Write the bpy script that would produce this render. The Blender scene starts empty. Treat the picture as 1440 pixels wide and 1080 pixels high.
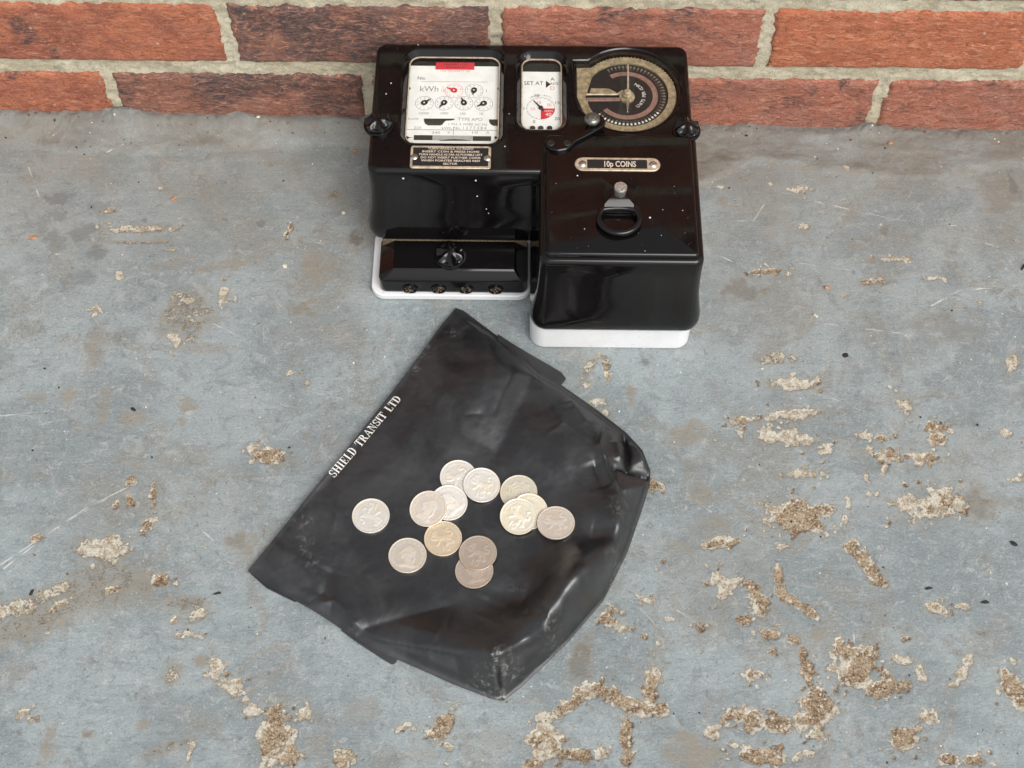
import bpy, bmesh, math, random
import numpy as np
from mathutils import Vector, Matrix

# ------------------------------------------------------------------ camera, world, light
sc = bpy.context.scene
COL = sc.collection
MM = 0.001
CAM = np.array([0.0, -826.8, 969.42])          # millimetres, floor is z = 0, wall face is y = 0
YAW, PITCH, ROLL, FPX = -0.00899, 1.04767, 0.00309, 1950.0
_fw = np.array([math.sin(YAW)*math.cos(PITCH), math.cos(YAW)*math.cos(PITCH), -math.sin(PITCH)])
_r = np.array([math.cos(YAW), -math.sin(YAW), 0.0]); _u = np.cross(_r, _fw)
_R = math.cos(ROLL)*_r + math.sin(ROLL)*_u
_U = -math.sin(ROLL)*_r + math.cos(ROLL)*_u
cd = bpy.data.cameras.new('camera'); cam = bpy.data.objects.new('camera', cd); COL.objects.link(cam)
cd.sensor_fit = 'HORIZONTAL'; cd.sensor_width = 36.0; cd.lens = FPX/1440*36
cd.clip_start = 0.01; cd.clip_end = 200
m = Matrix.Identity(4)
for i in range(3):
    m[i][0], m[i][1], m[i][2], m[i][3] = _R[i], _U[i], -_fw[i], CAM[i]*MM
cam.matrix_world = m
sc.camera = cam

SUN_EL, SUN_AZ = math.radians(52), math.radians(148)     # azimuth clockwise from +Y (the wall)
w = bpy.data.worlds.new('World'); sc.world = w; w.use_nodes = True
nt = w.node_tree; nt.nodes.clear()
sky = nt.nodes.new('ShaderNodeTexSky'); sky.sky_type = 'NISHITA'; sky.sun_disc = False
sky.sun_elevation = SUN_EL; sky.sun_rotation = SUN_AZ
sky.air_density = 1.0; sky.dust_density = 3.0; sky.ozone_density = 1.0
hs = nt.nodes.new('ShaderNodeHueSaturation'); hs.inputs['Saturation'].default_value = 0.18
bg = nt.nodes.new('ShaderNodeBackground'); bg.inputs['Strength'].default_value = 0.15
wo = nt.nodes.new('ShaderNodeOutputWorld')
nt.links.new(sky.outputs[0], hs.inputs['Color']); nt.links.new(hs.outputs[0], bg.inputs['Color'])
nt.links.new(bg.outputs[0], wo.inputs['Surface'])
sd = bpy.data.lights.new('sun', 'SUN'); sd.energy = 1.8; sd.angle = math.radians(42); sd.color = (1.0, 0.98, 0.95)
sun = bpy.data.objects.new('sun', sd); COL.objects.link(sun)
sdir = Vector((math.sin(SUN_AZ)*math.cos(SUN_EL), math.cos(SUN_AZ)*math.cos(SUN_EL), math.sin(SUN_EL)))
sun.rotation_euler = sdir.to_track_quat('Z', 'Y').to_euler()
sun.location = sdir*3
vs = sc.view_settings
vs.view_transform = 'Standard'; vs.look = 'None'; vs.gamma = 1.0; vs.exposure = 0.20; vs.use_curve_mapping = False

random.seed(7)
RNG = np.random.default_rng(11)

def at(px, py, z=0.0):
    """the place (mm) at height z that the photograph shows at a pixel of its 1440 x 1080 frame"""
    d = _fw + _R*(px-720)/FPX - _U*(py-540)/FPX
    t = (z-CAM[2])/d[2]
    p = CAM + t*d
    return np.array([p[0], p[1], z])

# ------------------------------------------------------------------ numpy noise
_TAB = [np.random.default_rng(100+k).random((256, 256)) for k in range(6)]
def vn(x, y, s, seed=0):
    x = np.asarray(x, float)/s + 37.3*seed + 1000; y = np.asarray(y, float)/s + 91.7*seed + 1000
    xi = np.floor(x).astype(int); yi = np.floor(y).astype(int)
    fx = x-xi; fy = y-yi
    fx = fx*fx*fx*(fx*(fx*6-15)+10); fy = fy*fy*fy*(fy*(fy*6-15)+10)
    T = _TAB[seed % 6]
    a = T[xi % 256, yi % 256]; b = T[(xi+1) % 256, yi % 256]
    c = T[xi % 256, (yi+1) % 256]; d = T[(xi+1) % 256, (yi+1) % 256]
    return (a*(1-fx)+b*fx)*(1-fy)+(c*(1-fx)+d*fx)*fy
def fbm(x, y, s, seed=0, o=3):
    r = 0; a = 1; t = 0
    for k in range(o):
        r = r + a*vn(x, y, s/2**k, seed+k); t += a; a *= 0.55
    return r/t
def sstep(a, b, x):
    t = np.clip((x-a)/(b-a), 0, 1); return t*t*(3-2*t)

# ------------------------------------------------------------------ node helpers
class NT:
    def __init__(s, name):
        s.m = bpy.data.materials.new(name); s.m.use_nodes = True
        s.t = s.m.node_tree; s.t.nodes.clear()
        s.out = s.t.nodes.new('ShaderNodeOutputMaterial')
    def n(s, ty, **kw):
        nd = s.t.nodes.new(ty)
        for k, v in kw.items(): setattr(nd, k, v)
        return nd
    def l(s, a, b): s.t.links.new(a, b)
    def put(s, sock, v):
        if hasattr(v, 'is_linked') or isinstance(v, bpy.types.NodeSocket): s.l(v, sock)
        elif isinstance(v, (tuple, list)) and len(v) == 3 and sock.type == 'RGBA': sock.default_value = (*v, 1)
        else: sock.default_value = v
    def coord(s, scale=(1000, 1000, 1000), rand=True):
        tc = s.n('ShaderNodeTexCoord')
        mp = s.n('ShaderNodeMapping'); mp.inputs['Scale'].default_value = scale
        s.l(tc.outputs['Object'], mp.inputs['Vector'])
        if not rand: return mp.outputs[0]
        oi = s.n('ShaderNodeObjectInfo')
        mu = s.n('ShaderNodeMath', operation='MULTIPLY'); s.l(oi.outputs['Random'], mu.inputs[0]); mu.inputs[1].default_value = 900
        ad = s.n('ShaderNodeVectorMath', operation='ADD'); s.l(mp.outputs[0], ad.inputs[0]); s.l(mu.outputs[0], ad.inputs[1])
        return ad.outputs[0]
    def noise(s, vec, size, detail=3, rough=0.55, dist=0.0, lac=2.0):
        nd = s.n('ShaderNodeTexNoise'); s.l(vec, nd.inputs['Vector'])
        nd.inputs['Scale'].default_value = 1.0/size; nd.inputs['Detail'].default_value = detail
        nd.inputs['Roughness'].default_value = rough; nd.inputs['Distortion'].default_value = dist
        return nd.outputs['Fac']
    def voro(s, vec, size, feature='F1', rnd=1.0):
        nd = s.n('ShaderNodeTexVoronoi', feature=feature); s.l(vec, nd.inputs['Vector'])
        nd.inputs['Scale'].default_value = 1.0/size; nd.inputs['Randomness'].default_value = rnd
        return nd
    def ramp(s, f, a, b, lo=0.0, hi=1.0):
        nd = s.n('ShaderNodeMapRange', interpolation_type='SMOOTHSTEP')
        s.l(f, nd.inputs['Value'])
        nd.inputs['From Min'].default_value = a; nd.inputs['From Max'].default_value = b
        nd.inputs['To Min'].default_value = lo; nd.inputs['To Max'].default_value = hi
        return nd.outputs[0]
    def math(s, op, a, b=0.0):
        nd = s.n('ShaderNodeMath', operation=op)
        s.put(nd.inputs[0], a); s.put(nd.inputs[1], b); return nd.outputs[0]
    def mix(s, f, a, b):
        nd = s.n('ShaderNodeMix', data_type='RGBA'); s.put(nd.inputs[0], f); s.put(nd.inputs[6], a); s.put(nd.inputs[7], b)
        return nd.outputs[2]
    def fmix(s, f, a, b):
        nd = s.n('ShaderNodeMix', data_type='FLOAT'); s.put(nd.inputs[0], f); s.put(nd.inputs[2], a); s.put(nd.inputs[3], b)
        return nd.outputs[0]
    def attr(s, name):
        nd = s.n('ShaderNodeAttribute'); nd.attribute_name = name; return nd
    def sep(s, c):
        nd = s.n('ShaderNodeSeparateColor'); s.l(c, nd.inputs[0]); return nd.outputs
    def bump(s, h, dist_mm, strength=1.0, normal=None):
        nd = s.n('ShaderNodeBump'); nd.inputs['Distance'].default_value = dist_mm*MM; nd.inputs['Strength'].default_value = strength
        s.l(h, nd.inputs['Height'])
        if normal is not None: s.l(normal, nd.inputs['Normal'])
        return nd.outputs[0]
    def pbsdf(s, col, rough=0.5, metal=0.0, normal=None, spec=None, coat=None, coat_rough=0.05):
        b = s.n('ShaderNodeBsdfPrincipled')
        s.put(b.inputs['Base Color'], col); s.put(b.inputs['Roughness'], rough); s.put(b.inputs['Metallic'], metal)
        if normal is not None: s.l(normal, b.inputs['Normal'])
        if spec is not None: s.put(b.inputs['Specular IOR Level'], spec)
        if coat is not None:
            s.put(b.inputs['Coat Weight'], coat); b.inputs['Coat Roughness'].default_value = coat_rough
        s.l(b.outputs[0], s.out.inputs['Surface'])
        return b

def simple(name, col, rough=0.5, metal=0.0, var=0.0, grain=2.0, bump=0.0, spec=None):
    t = NT(name); v = t.coord()
    c = col
    if var:
        n = t.noise(v, grain, 4)
        c = t.mix(t.ramp(n, 0.3, 0.7), tuple(x*(1-var) for x in col), tuple(min(1, x*(1+var)) for x in col))
    nm = t.bump(t.noise(v, grain*0.4, 3), bump) if bump else None
    t.pbsdf(c, rough, metal, nm, spec)
    return t.m

# ---- floor paint
def mat_floor():
    t = NT('grey_floor_paint'); v = t.coord(rand=False)
    st = t.coord((250, 1000, 1000), rand=False)
    at_ = t.attr('wear'); R, G, B = t.sep(at_.outputs['Color'])[:3]
    at2 = t.attr('stain_shade'); D, S, Q = t.sep(at2.outputs['Color'])[:3]
    n1 = t.noise(v, 95, 4, 0.6); n2 = t.noise(st, 7, 6, 0.75, 0.8); n3 = t.noise(v, 1.7, 4, 0.78); n4 = t.noise(v, 30, 7, 0.74, 1.6); n5 = t.noise(v, 6.5, 6, 0.76, 0.9); n6 = t.noise(v, 55, 5, 0.7, 1.0)
    c = t.mix(t.ramp(n1, 0.42, 0.58), (0.218, 0.250, 0.254), (0.284, 0.322, 0.326))
    c = t.mix(t.ramp(n6, 0.51, 0.62, 0, 0.60), c, (0.235, 0.225, 0.195))
    c = t.mix(t.ramp(n4, 0.53, 0.64, 0, 0.45), c, (0.365, 0.395, 0.395))
    c = t.mix(t.ramp(n4, 0.46, 0.37, 0, 0.45), c, (0.165, 0.184, 0.186))
    c = t.mix(t.ramp(n2, 0.54, 0.66, 0, 0.28), c, (0.40, 0.41, 0.40))
    c = t.mix(t.ramp(n2, 0.46, 0.35, 0, 0.25), c, (0.15, 0.16, 0.16))
    c = t.mix(t.ramp(n5, 0.55, 0.66, 0, 0.60), c, (0.43, 0.435, 0.415))
    c = t.mix(t.ramp(n5, 0.45, 0.34, 0, 0.55), c, (0.135, 0.138, 0.132))
    c = t.mix(t.ramp(n3, 0.54, 0.68, 0, 0.50), c, (0.50, 0.50, 0.475))
    c = t.mix(t.ramp(n3, 0.46, 0.32, 0, 0.42), c, (0.10, 0.105, 0.10))
    # dust specks and dark pin marks
    vo = t.voro(v, 7.5); sp = t.ramp(vo.outputs['Distance'], 0.10, 0.05)
    sel = t.sep(vo.outputs['Color'])
    dark = t.math('MULTIPLY', sp, t.ramp(sel[0], 0.86, 0.88)); lite = t.math('MULTIPLY', sp, t.ramp(sel[1], 0.84, 0.86))
    c = t.mix(dark, c, (0.035, 0.03, 0.027)); c = t.mix(lite, c, (0.70, 0.68, 0.62))
    # stains (brown film, with painted wall shade mixed in), tyre-dark marks
    c = t.mix(t.math('MULTIPLY', S, t.ramp(n5, 0.38, 0.60, 0.35, 0.95)), c, (0.255, 0.22, 0.168))
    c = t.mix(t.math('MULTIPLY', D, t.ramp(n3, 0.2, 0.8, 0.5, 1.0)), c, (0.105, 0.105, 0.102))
    c = t.mix(t.math('MULTIPLY', Q, t.ramp(n4, 0.40, 0.60, 0.45, 1.0)), c, (0.150, 0.130, 0.104))      # grime and painted-in wall shade along the wall foot
    # pale screed under the paint
    cn = t.noise(v, 7, 6, 0.72, 0.6); cf = t.noise(v, 1.4, 3, 0.7)
    cream = t.mix(t.ramp(cn, 0.40, 0.58), (0.36, 0.29, 0.20), (0.62, 0.575, 0.475))
    cream = t.mix(t.ramp(cf, 0.53, 0.66, 0, 0.6), cream, (0.76, 0.73, 0.65)); cream = t.mix(t.ramp(cf, 0.46, 0.34, 0, 0.6), cream, (0.21, 0.155, 0.10))
    fine = t.math('ADD', t.math('MULTIPLY', t.math('SUBTRACT', n3, 0.5), 1.0), t.math('MULTIPLY', t.math('SUBTRACT', n5, 0.5), 1.3))
    gf = t.ramp(t.math('ADD', G, fine), 0.43, 0.55)
    c = t.mix(gf, c, cream)
    # bare aggregate
    bn = t.noise(v, 3.4, 6, 0.78); bv = t.voro(v, 3.0); bl = t.noise(v, 14, 4, 0.6)
    br = t.mix(t.ramp(bn, 0.40, 0.60), (0.160, 0.102, 0.060), (0.36, 0.258, 0.160))
    br = t.mix(t.ramp(bl, 0.46, 0.58, 0, 0.65), br, (0.44, 0.345, 0.235))
    br = t.mix(t.ramp(cf, 0.53, 0.62, 0, 0.8), br, (0.60, 0.52, 0.40))
    br = t.mix(t.math('MULTIPLY', t.ramp(bv.outputs['Distance'], 0.5, 0.35), t.ramp(t.sep(bv.outputs['Color'])[0], 0.84, 0.88)), br, (0.60, 0.53, 0.42))
    br = t.mix(t.ramp(cf, 0.45, 0.34, 0, 0.8), br, (0.075, 0.047, 0.030))
    rf = t.ramp(t.math('ADD', R, fine), 0.43, 0.55)
    c = t.mix(rf, c, br)
    c = t.mix(t.ramp(B, 0.25, 0.8), c, (0.60, 0.595, 0.56))       # scratches through the paint
    bare = t.math('MAXIMUM', rf, gf)
    rough = t.fmix(bare, t.ramp(n2, 0.3, 0.7, 0.42, 0.62), 0.9)
    h = t.math('ADD', t.math('MULTIPLY', n2, 0.5), t.math('MULTIPLY', t.math('ADD', n3, n5), t.fmix(bare, 0.40, 1.05)))
    t.pbsdf(c, rough, 0, t.bump(h, 1.3, 0.9), 0.4)
    return t.m

def mat_brick(name, c1, c2, c3, darkamt, seed):
    t = NT(name); v0 = t.coord()
    tc = t.n('ShaderNodeVectorMath', operation='ADD'); t.l(v0, tc.inputs[0]); tc.inputs[1].default_value = (seed*311.0, 0, seed*77.0)
    v = tc.outputs[0]
    mp = t.n('ShaderNodeMapping'); mp.inputs['Rotation'].default_value = (0, math.radians(28 if seed % 2 else -12), 0); mp.inputs['Scale'].default_value = (0.45, 1, 1.3)
    t.l(v, mp.inputs['Vector']); sv = mp.outputs[0]
    n1 = t.noise(v, 38, 4, 0.6); n2 = t.noise(sv, 6, 6, 0.75, 1.8); n3 = t.noise(v, 1.7, 4, 0.75); n4 = t.noise(v, 60, 4, 0.6); n5 = t.noise(v, 12, 5, 0.7, 0.8)
    c = t.mix(t.ramp(n1, 0.40, 0.60), c1, c2)
    c = t.mix(t.ramp(n5, 0.52, 0.66, 0, 0.6), c, c3)
    c = t.mix(t.ramp(n2, 0.53, 0.63, 0, 0.75), c, (min(1, c3[0]*1.3), c3[1]*1.25, c3[2]*1.2))
    c = t.mix(t.ramp(n2, 0.47, 0.37, 0, 0.72), c, tuple(x*0.38 for x in c1))
    c = t.mix(t.math('MULTIPLY', t.ramp(n4, 0.62-darkamt*0.30, 0.70-darkamt*0.24), t.ramp(n2, 0.58, 0.42, 0.25, 0.95)), c, (0.095, 0.072, 0.072))
    c = t.mix(t.ramp(n3, 0.55, 0.68, 0, 0.45), c, (0.56, 0.33, 0.21))
    c = t.mix(t.ramp(n3, 0.46, 0.34, 0, 0.55), c, (0.09, 0.04, 0.03))
    vo = t.voro(v, 13); sp = t.math('MULTIPLY', t.ramp(vo.outputs['Distance'], 0.12, 0.06), t.ramp(t.sep(vo.outputs['Color'])[0], 0.7, 0.75))
    c = t.mix(sp, c, (0.55, 0.42, 0.32))
    h = t.math('ADD', t.math('ADD', n2, t.math('MULTIPLY', n5, 0.6)), t.math('MULTIPLY', n3, 0.7))
    t.pbsdf(c, 0.85, 0, t.bump(h, 2.6, 1.0), 0.3)
    return t.m

def mat_mortar():
    t = NT('sandy_mortar'); v = t.coord(rand=False)
    n1 = t.noise(v, 45, 3); n2 = t.noise(v, 1.5, 4, 0.75); n3 = t.noise(v, 8, 4)
    c = t.mix(t.ramp(n1, 0.3, 0.7), (0.50, 0.435, 0.305), (0.62, 0.56, 0.42))
    c = t.mix(t.ramp(n2, 0.53, 0.66, 0, 0.6), c, (0.72, 0.68, 0.56))
    c = t.mix(t.ramp(n2, 0.46, 0.34, 0, 0.6), c, (0.20, 0.165, 0.105))
    c = t.mix(t.ramp(n3, 0.52, 0.64, 0, 0.55), c, (0.33, 0.30, 0.21))
    t.pbsdf(c, 0.95, 0, t.bump(t.math('ADD', n2, t.math('MULTIPLY', n3, 0.8)), 1.4, 0.9), 0.2)
    return t.m

def mat_bakelite(name='black_bakelite', col=(0.0042, 0.0034, 0.0034)):
    t = NT(name); v = t.coord()
    n1 = t.noise(v, 30, 4); n2 = t.noise(v, 1.2, 3, 0.7); n3 = t.noise(v, 7, 5, 0.7, 1.0)
    st = t.coord((120, 900, 900)); n5 = t.noise(st, 2.0, 3, 0.6)
    dust = t.math('MULTIPLY', t.ramp(n3, 0.60, 0.80), t.ramp(n2, 0.5, 0.7))
    scr = t.ramp(n5, 0.73, 0.78, 0, 0.30)
    c = t.mix(t.math('MULTIPLY', dust, 0.10), col, (0.22, 0.21, 0.19))
    c = t.mix(t.math('MULTIPLY', scr, t.ramp(n1, 0.5, 0.65, 0, 0.5)), c, (0.16, 0.15, 0.14))
    r = t.fmix(dust, t.math('ADD', t.ramp(n1, 0.4, 0.6, 0.04, 0.11), t.ramp(n3, 0.54, 0.64, 0, 0.10)), 0.40)
    h = t.math('ADD', t.math('MULTIPLY', t.noise(v, 16, 2), 0.18), t.math('MULTIPLY', n2, 0.02))
    t.pbsdf(c, r, 0, t.bump(h, 0.22, 0.6), 0.42)
    return t.m

def mat_vinyl():
    t = NT('black_vinyl'); v = t.coord(rand=False)
    n1 = t.noise(v, 42, 5, 0.62, 0.8); n2 = t.noise(v, 0.9, 3, 0.7); n3 = t.noise(v, 9, 5, 0.7, 0.5); n4 = t.noise(v, 3.2, 4, 0.75)
    wv = t.voro(v, 0.85)
    c = t.mix(t.ramp(n1, 0.40, 0.62), (0.0085, 0.0088, 0.0094), (0.0160, 0.0165, 0.0172))
    c = t.mix(t.ramp(n3, 0.54, 0.70, 0, 0.16), c, (0.050, 0.050, 0.050))
    c = t.mix(t.math('MULTIPLY', t.ramp(n4, 0.62, 0.70), t.ramp(n1, 0.52, 0.62, 0, 0.16)), c, (0.14, 0.135, 0.125))
    d = t.attr('scuff')
    sm = t.noise(v, 5, 6, 0.78, 0.5)
    c = t.mix(t.math('MULTIPLY', t.sep(d.outputs['Color'])[0], t.ramp(sm, 0.50, 0.62, 0.0, 0.75)), c, (0.25, 0.235, 0.205))
    r = t.ramp(n1, 0.38, 0.62, 0.32, 0.44)
    h = t.math('ADD', t.math('MULTIPLY', n2, 0.16), t.math('ADD', t.math('MULTIPLY', wv.outputs['Distance'], 0.10), t.math('MULTIPLY', n3, 0.35)))
    t.pbsdf(c, r, 0, t.bump(h, 0.5, 0.7), 0.95)
    return t.m

def mat_coin(name, col, dark=0.45, rough=0.36):
    t = NT(name); v = t.coord()
    a = t.attr('relief'); hgt = t.sep(a.outputs['Color'])[0]
    n1 = t.noise(v, 6, 4, 0.6); n2 = t.noise(v, 0.8, 3, 0.7)
    lo = tuple(x*dark for x in col)
    c = t.mix(t.ramp(t.math('ADD', hgt, t.math('MULTIPLY', t.math('SUBTRACT', n2, 0.5), 0.5)), 0.0, 0.6), lo, col)
    c = t.mix(t.ramp(n1, 0.48, 0.64, 0, 0.5), c, (col[0]*0.84, col[1]*0.74, col[2]*0.60))
    r = t.math('ADD', t.ramp(n1, 0.3, 0.7, rough-0.05, rough+0.12), t.math('MULTIPLY', n2, 0.08))
    t.pbsdf(c, r, 0.52, t.bump(n2, 0.10, 0.6))
    return t.m

def mat_glass():
    t = NT('window_glass')
    lw = t.n('ShaderNodeLayerWeight'); fz = t.math('ADD', t.math('MULTIPLY', t.math('POWER', lw.outputs['Facing'], 5.0), 0.9), 0.05)
    tr = t.n('ShaderNodeBsdfTransparent'); tr.inputs['Color'].default_value = (0.97, 0.975, 0.97, 1)
    gl = t.n('ShaderNodeBsdfGlossy'); gl.inputs['Roughness'].default_value = 0.03
    mx = t.n('ShaderNodeMixShader'); t.l(fz, mx.inputs[0]); t.l(tr.outputs[0], mx.inputs[1]); t.l(gl.outputs[0], mx.inputs[2])
    t.l(mx.outputs[0], t.out.inputs['Surface'])
    return t.m

def mat_white():
    t = NT('white_enamel'); v = t.coord()
    n1 = t.noise(v, 28, 4); n2 = t.noise(v, 3, 4, 0.7)
    c = t.mix(t.ramp(n1, 0.35, 0.7), (0.80, 0.80, 0.805), (0.74, 0.735, 0.72))
    c = t.mix(t.ramp(n2, 0.60, 0.70, 0, 0.45), c, (0.42, 0.37, 0.30))
    t.pbsdf(c, 0.28, 0, t.bump(t.noise(v, 9, 2), 0.15, 0.5))
    return t.m

MAT = {
    'floor': mat_floor(), 'mortar': mat_mortar(), 'bake': mat_bakelite(), 'vinyl': mat_vinyl(), 'glass': mat_glass(), 'white': mat_white(),
    'brass': simple('tarnished_brass', (0.38, 0.305, 0.185), 0.5, 0.3, 0.35, 4, 0.06),
    'plate_brass': simple('worn_brass_plate', (0.60, 0.50, 0.37), 0.38, 0.5, 0.25, 4, 0.05),
    'copper': simple('copper_print', (0.30, 0.175, 0.135), 0.5, 0.25, 0.2, 3),
    'steel': simple('bright_steel', (0.66, 0.64, 0.58), 0.27, 1.0, 0.2, 2.5, 0.06),
    'pin': simple('worn_nickel', (0.62, 0.60, 0.54), 0.42, 0.9, 0.35, 1.6, 0.10),
    'dial': simple('dial_card', (0.86, 0.855, 0.81), 0.6, 0, 0.05, 9),
    'dialgrey': simple('aluminium_card', (0.46, 0.46, 0.43), 0.45, 0.2, 0.08, 5),
    'ink': simple('black_ink', (0.02, 0.02, 0.02), 0.55), 'greyink': simple('faded_ink', (0.26, 0.25, 0.235), 0.6),
    'dark': simple('matt_black', (0.012, 0.011, 0.010), 0.55), 'olive': simple('dark_olive', (0.035, 0.037, 0.027), 0.6),
    'red': simple('red_print', (0.62, 0.035, 0.05), 0.5), 'pink': simple('faded_red_print', (0.72, 0.20, 0.22), 0.55),
    'wink': simple('white_print', (0.72, 0.70, 0.64), 0.5, 0, 0.15, 1.5), 'tan': simple('aged_print', (0.62, 0.52, 0.42), 0.5, 0, 0.15, 1.5),
    'dullsteel': simple('dull_steel', (0.20, 0.20, 0.18), 0.36, 0.8, 0.35, 2.0, 0.08),
    'dimtan': simple('dim_aged_print', (0.20, 0.165, 0.125), 0.5, 0, 0.3, 1.5),
    'rust': simple('corroded_brass', (0.16, 0.12, 0.075), 0.7, 0.3, 0.6, 1.2, 0.5),
    'speck': simple('white_paint', (0.75, 0.75, 0.72), 0.6),
    'chip_o': simple('orange_brick_chip', (0.40, 0.21, 0.12), 0.9, 0, 0.4, 1.5, 0.4), 'chip_w': simple('pale_chip', (0.66, 0.60, 0.48), 0.9, 0, 0.3, 1.5, 0.4),
    'chip_d': simple('dark_bit', (0.022, 0.019, 0.016), 0.8, 0, 0.3, 1.5, 0.3), 'chip_b': simple('brown_bit', (0.15, 0.08, 0.045), 0.85, 0, 0.4, 1.5, 0.3),
}

# ------------------------------------------------------------------ object helpers
def tag(o, label=None, cat=None, group=None, kind=None):
    if label: o['label'] = label
    if cat: o['category'] = cat
    if group: o['group'] = group
    if kind: o['kind'] = kind
    return o
ORG = {}
def empty(name, loc):
    o = bpy.data.objects.new(name, None); COL.objects.link(o)
    o.location = [c*MM for c in loc]; o.empty_display_size = 0.02; ORG[o.name] = np.array(loc, float); return o
def org(o):
    return ORG.get(o.name, np.zeros(3)) if o is not None else np.zeros(3)
def obj(name, verts, faces, mat, parent=None, smooth=40, origin=None):
    """verts in world millimetres; the object's own origin is its thing's (or the one given)"""
    V = np.asarray(verts, float).reshape(-1, 3)
    o_ = org(parent) if parent is not None else (np.zeros(3) if origin is None else np.array(origin, float))
    me = bpy.data.meshes.new(name)
    me.from_pydata(((V-o_)*MM).tolist(), [], [list(map(int, f)) for f in faces])
    me.validate()
    if smooth:
        me.shade_smooth(); me.set_sharp_from_angle(angle=math.radians(smooth))
    if mat is not None: me.materials.append(MAT[mat] if isinstance(mat, str) else mat)
    o = bpy.data.objects.new(name, me); COL.objects.link(o)
    if parent is not None: o.parent = parent
    else: o.location = o_*MM
    ORG[o.name] = o_
    return o
PRINT = ('black_print', 'grey_print', 'red_print', 'white_print', 'lettering', 'white_marks', 'aged_marks', 'slot', 'knurl', 'stud', 'terminal_screw')
class MB:
    def __init__(s): s.v = []; s.f = []
    def add(s, v, f):
        b = len(s.v); s.v += [tuple(map(float, p)) for p in v]; s.f += [tuple(i+b for i in q) for q in f]; return s
    def loft(s, rings, cap0=True, cap1=True):
        n = len(rings[0]); b = len(s.v)
        for r in rings: s.v += [tuple(map(float, p)) for p in r]
        for k in range(len(rings)-1):
            for i in range(n):
                j = (i+1) % n
                s.f.append((b+k*n+i, b+k*n+j, b+(k+1)*n+j, b+(k+1)*n+i))
        if cap0: s.f.append(tuple(b+i for i in reversed(range(n))))
        if cap1: s.f.append(tuple(b+(len(rings)-1)*n+i for i in range(n)))
        return s
    def lathe(s, c, prof, seg=32, cap0=True, cap1=True):
        return s.loft([[(c[0]+r*math.cos(2*math.pi*i/seg), c[1]+r*math.sin(2*math.pi*i/seg), c[2]+z) for i in range(seg)] for r, z in prof], cap0, cap1)
    def prism(s, poly, z0, z1, bev=0.0):
        P = ccw(poly)
        if bev:
            return s.loft([[(x, y, z0) for x, y in P], [(x, y, z1-bev) for x, y in P], [(x, y, z1) for x, y in inset(P, bev)]])
        return s.loft([[(x, y, z0) for x, y in P], [(x, y, z1) for x, y in P]])
    def flat(s, poly, z): return s.add([(x, y, z) for x, y in ccw(poly)], [tuple(range(len(poly)))])
    def tube(s, pts, rad, seg=10, closed=False):
        P = [np.array(p, float) for p in pts]; n = len(P); rings = []
        rad = [rad]*n if not isinstance(rad, (list, tuple)) else rad
        for i in range(n):
            a = P[(i-1) % n] if (closed or i > 0) else P[i]; c = P[(i+1) % n] if (closed or i < n-1) else P[i]
            t = c-a; t /= np.linalg.norm(t)+1e-9
            u = np.cross(t, [0, 0, 1]); 
            if np.linalg.norm(u) < 1e-3: u = np.array([1.0, 0, 0])
            u /= np.linalg.norm(u); w_ = np.cross(u, t)
            rings.append([P[i]+rad[i]*(math.cos(2*math.pi*k/seg)*u+math.sin(2*math.pi*k/seg)*w_) for k in range(seg)])
        if closed: rings.append(rings[0]); return s.loft(rings, False, False)
        return s.loft(rings)
    def obj(s, name, mat, parent=None, smooth=40, origin=None):
        o = obj(name, s.v, s.f, mat, parent, smooth, origin)
        if name in PRINT: o['kind'] = 'stuff'
        return o
def area(P): return 0.5*sum(P[i][0]*P[(i+1) % len(P)][1]-P[(i+1) % len(P)][0]*P[i][1] for i in range(len(P)))
def ccw(P):
    P = [tuple(p[:2]) for p in P]; return P if area(P) > 0 else P[::-1]
def inset(P, d):
    n = len(P); out = []
    for i in range(n):
        a, b, c = (np.array(P[i-1]), np.array(P[i]), np.array(P[(i+1) % n]))
        e1 = b-a; e2 = c-b; e1 = e1/(np.linalg.norm(e1)+1e-9); e2 = e2/(np.linalg.norm(e2)+1e-9)
        n1 = np.array([-e1[1], e1[0]]); n2 = np.array([-e2[1], e2[0]]); m_ = n1+n2; m_ = m_/(np.linalg.norm(m_)+1e-9)
        out.append(tuple(b+m_*d/max(0.5, float(m_ @ n1))))
    return out
def rrect(x0, x1, y0, y1, r, n=6):
    r = max(0.01, min(r, (x1-x0)/2-0.01, (y1-y0)/2-0.01)); P = []
    for cx, cy, a0 in ((x1-r, y1-r, 0), (x0+r, y1-r, 90), (x0+r, y0+r, 180), (x1-r, y0+r, 270)):
        for k in range(n+1):
            a = math.radians(a0+90*k/n); P.append((cx+r*math.cos(a), cy+r*math.sin(a)))
    return P
def rr3(x0, x1, y0, y1, r, z, n=6): return [(x, y, z) for x, y in rrect(x0, x1, y0, y1, r, n)]
def rbox(mb, x0, x1, y0, y1, r, prof, n=6, cap1=True):
    """prof: (outward offset, z)"""
    return mb.loft([rr3(x0-o, x1+o, y0-o, y1+o, r+o, z, n) for o, z in prof], True, cap1)
def circ(cx, cy, r, n=40, a0=0, a1=360): return [(cx+r*math.cos(math.radians(a0+(a1-a0)*k/n)), cy+r*math.sin(math.radians(a0+(a1-a0)*k/n))) for k in range(n+(a1-a0 < 360))]
def arcband(mb, cx, cy, r0, r1, a0, a1, z, n=40):
    A = [math.radians(a0+(a1-a0)*k/n) for k in range(n+1)]
    v = [(cx+r0*math.cos(a), cy+r0*math.sin(a), z) for a in A]+[(cx+r1*math.cos(a), cy+r1*math.sin(a), z) for a in A]
    f = [(k, n+1+k, n+2+k, k+1) if a1 < a0 else (k+1, n+2+k, n+1+k, k)[::1] for k in range(n)]
    f = [tuple(q) for q in f]
    mb.add(v, f); return mb
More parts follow.
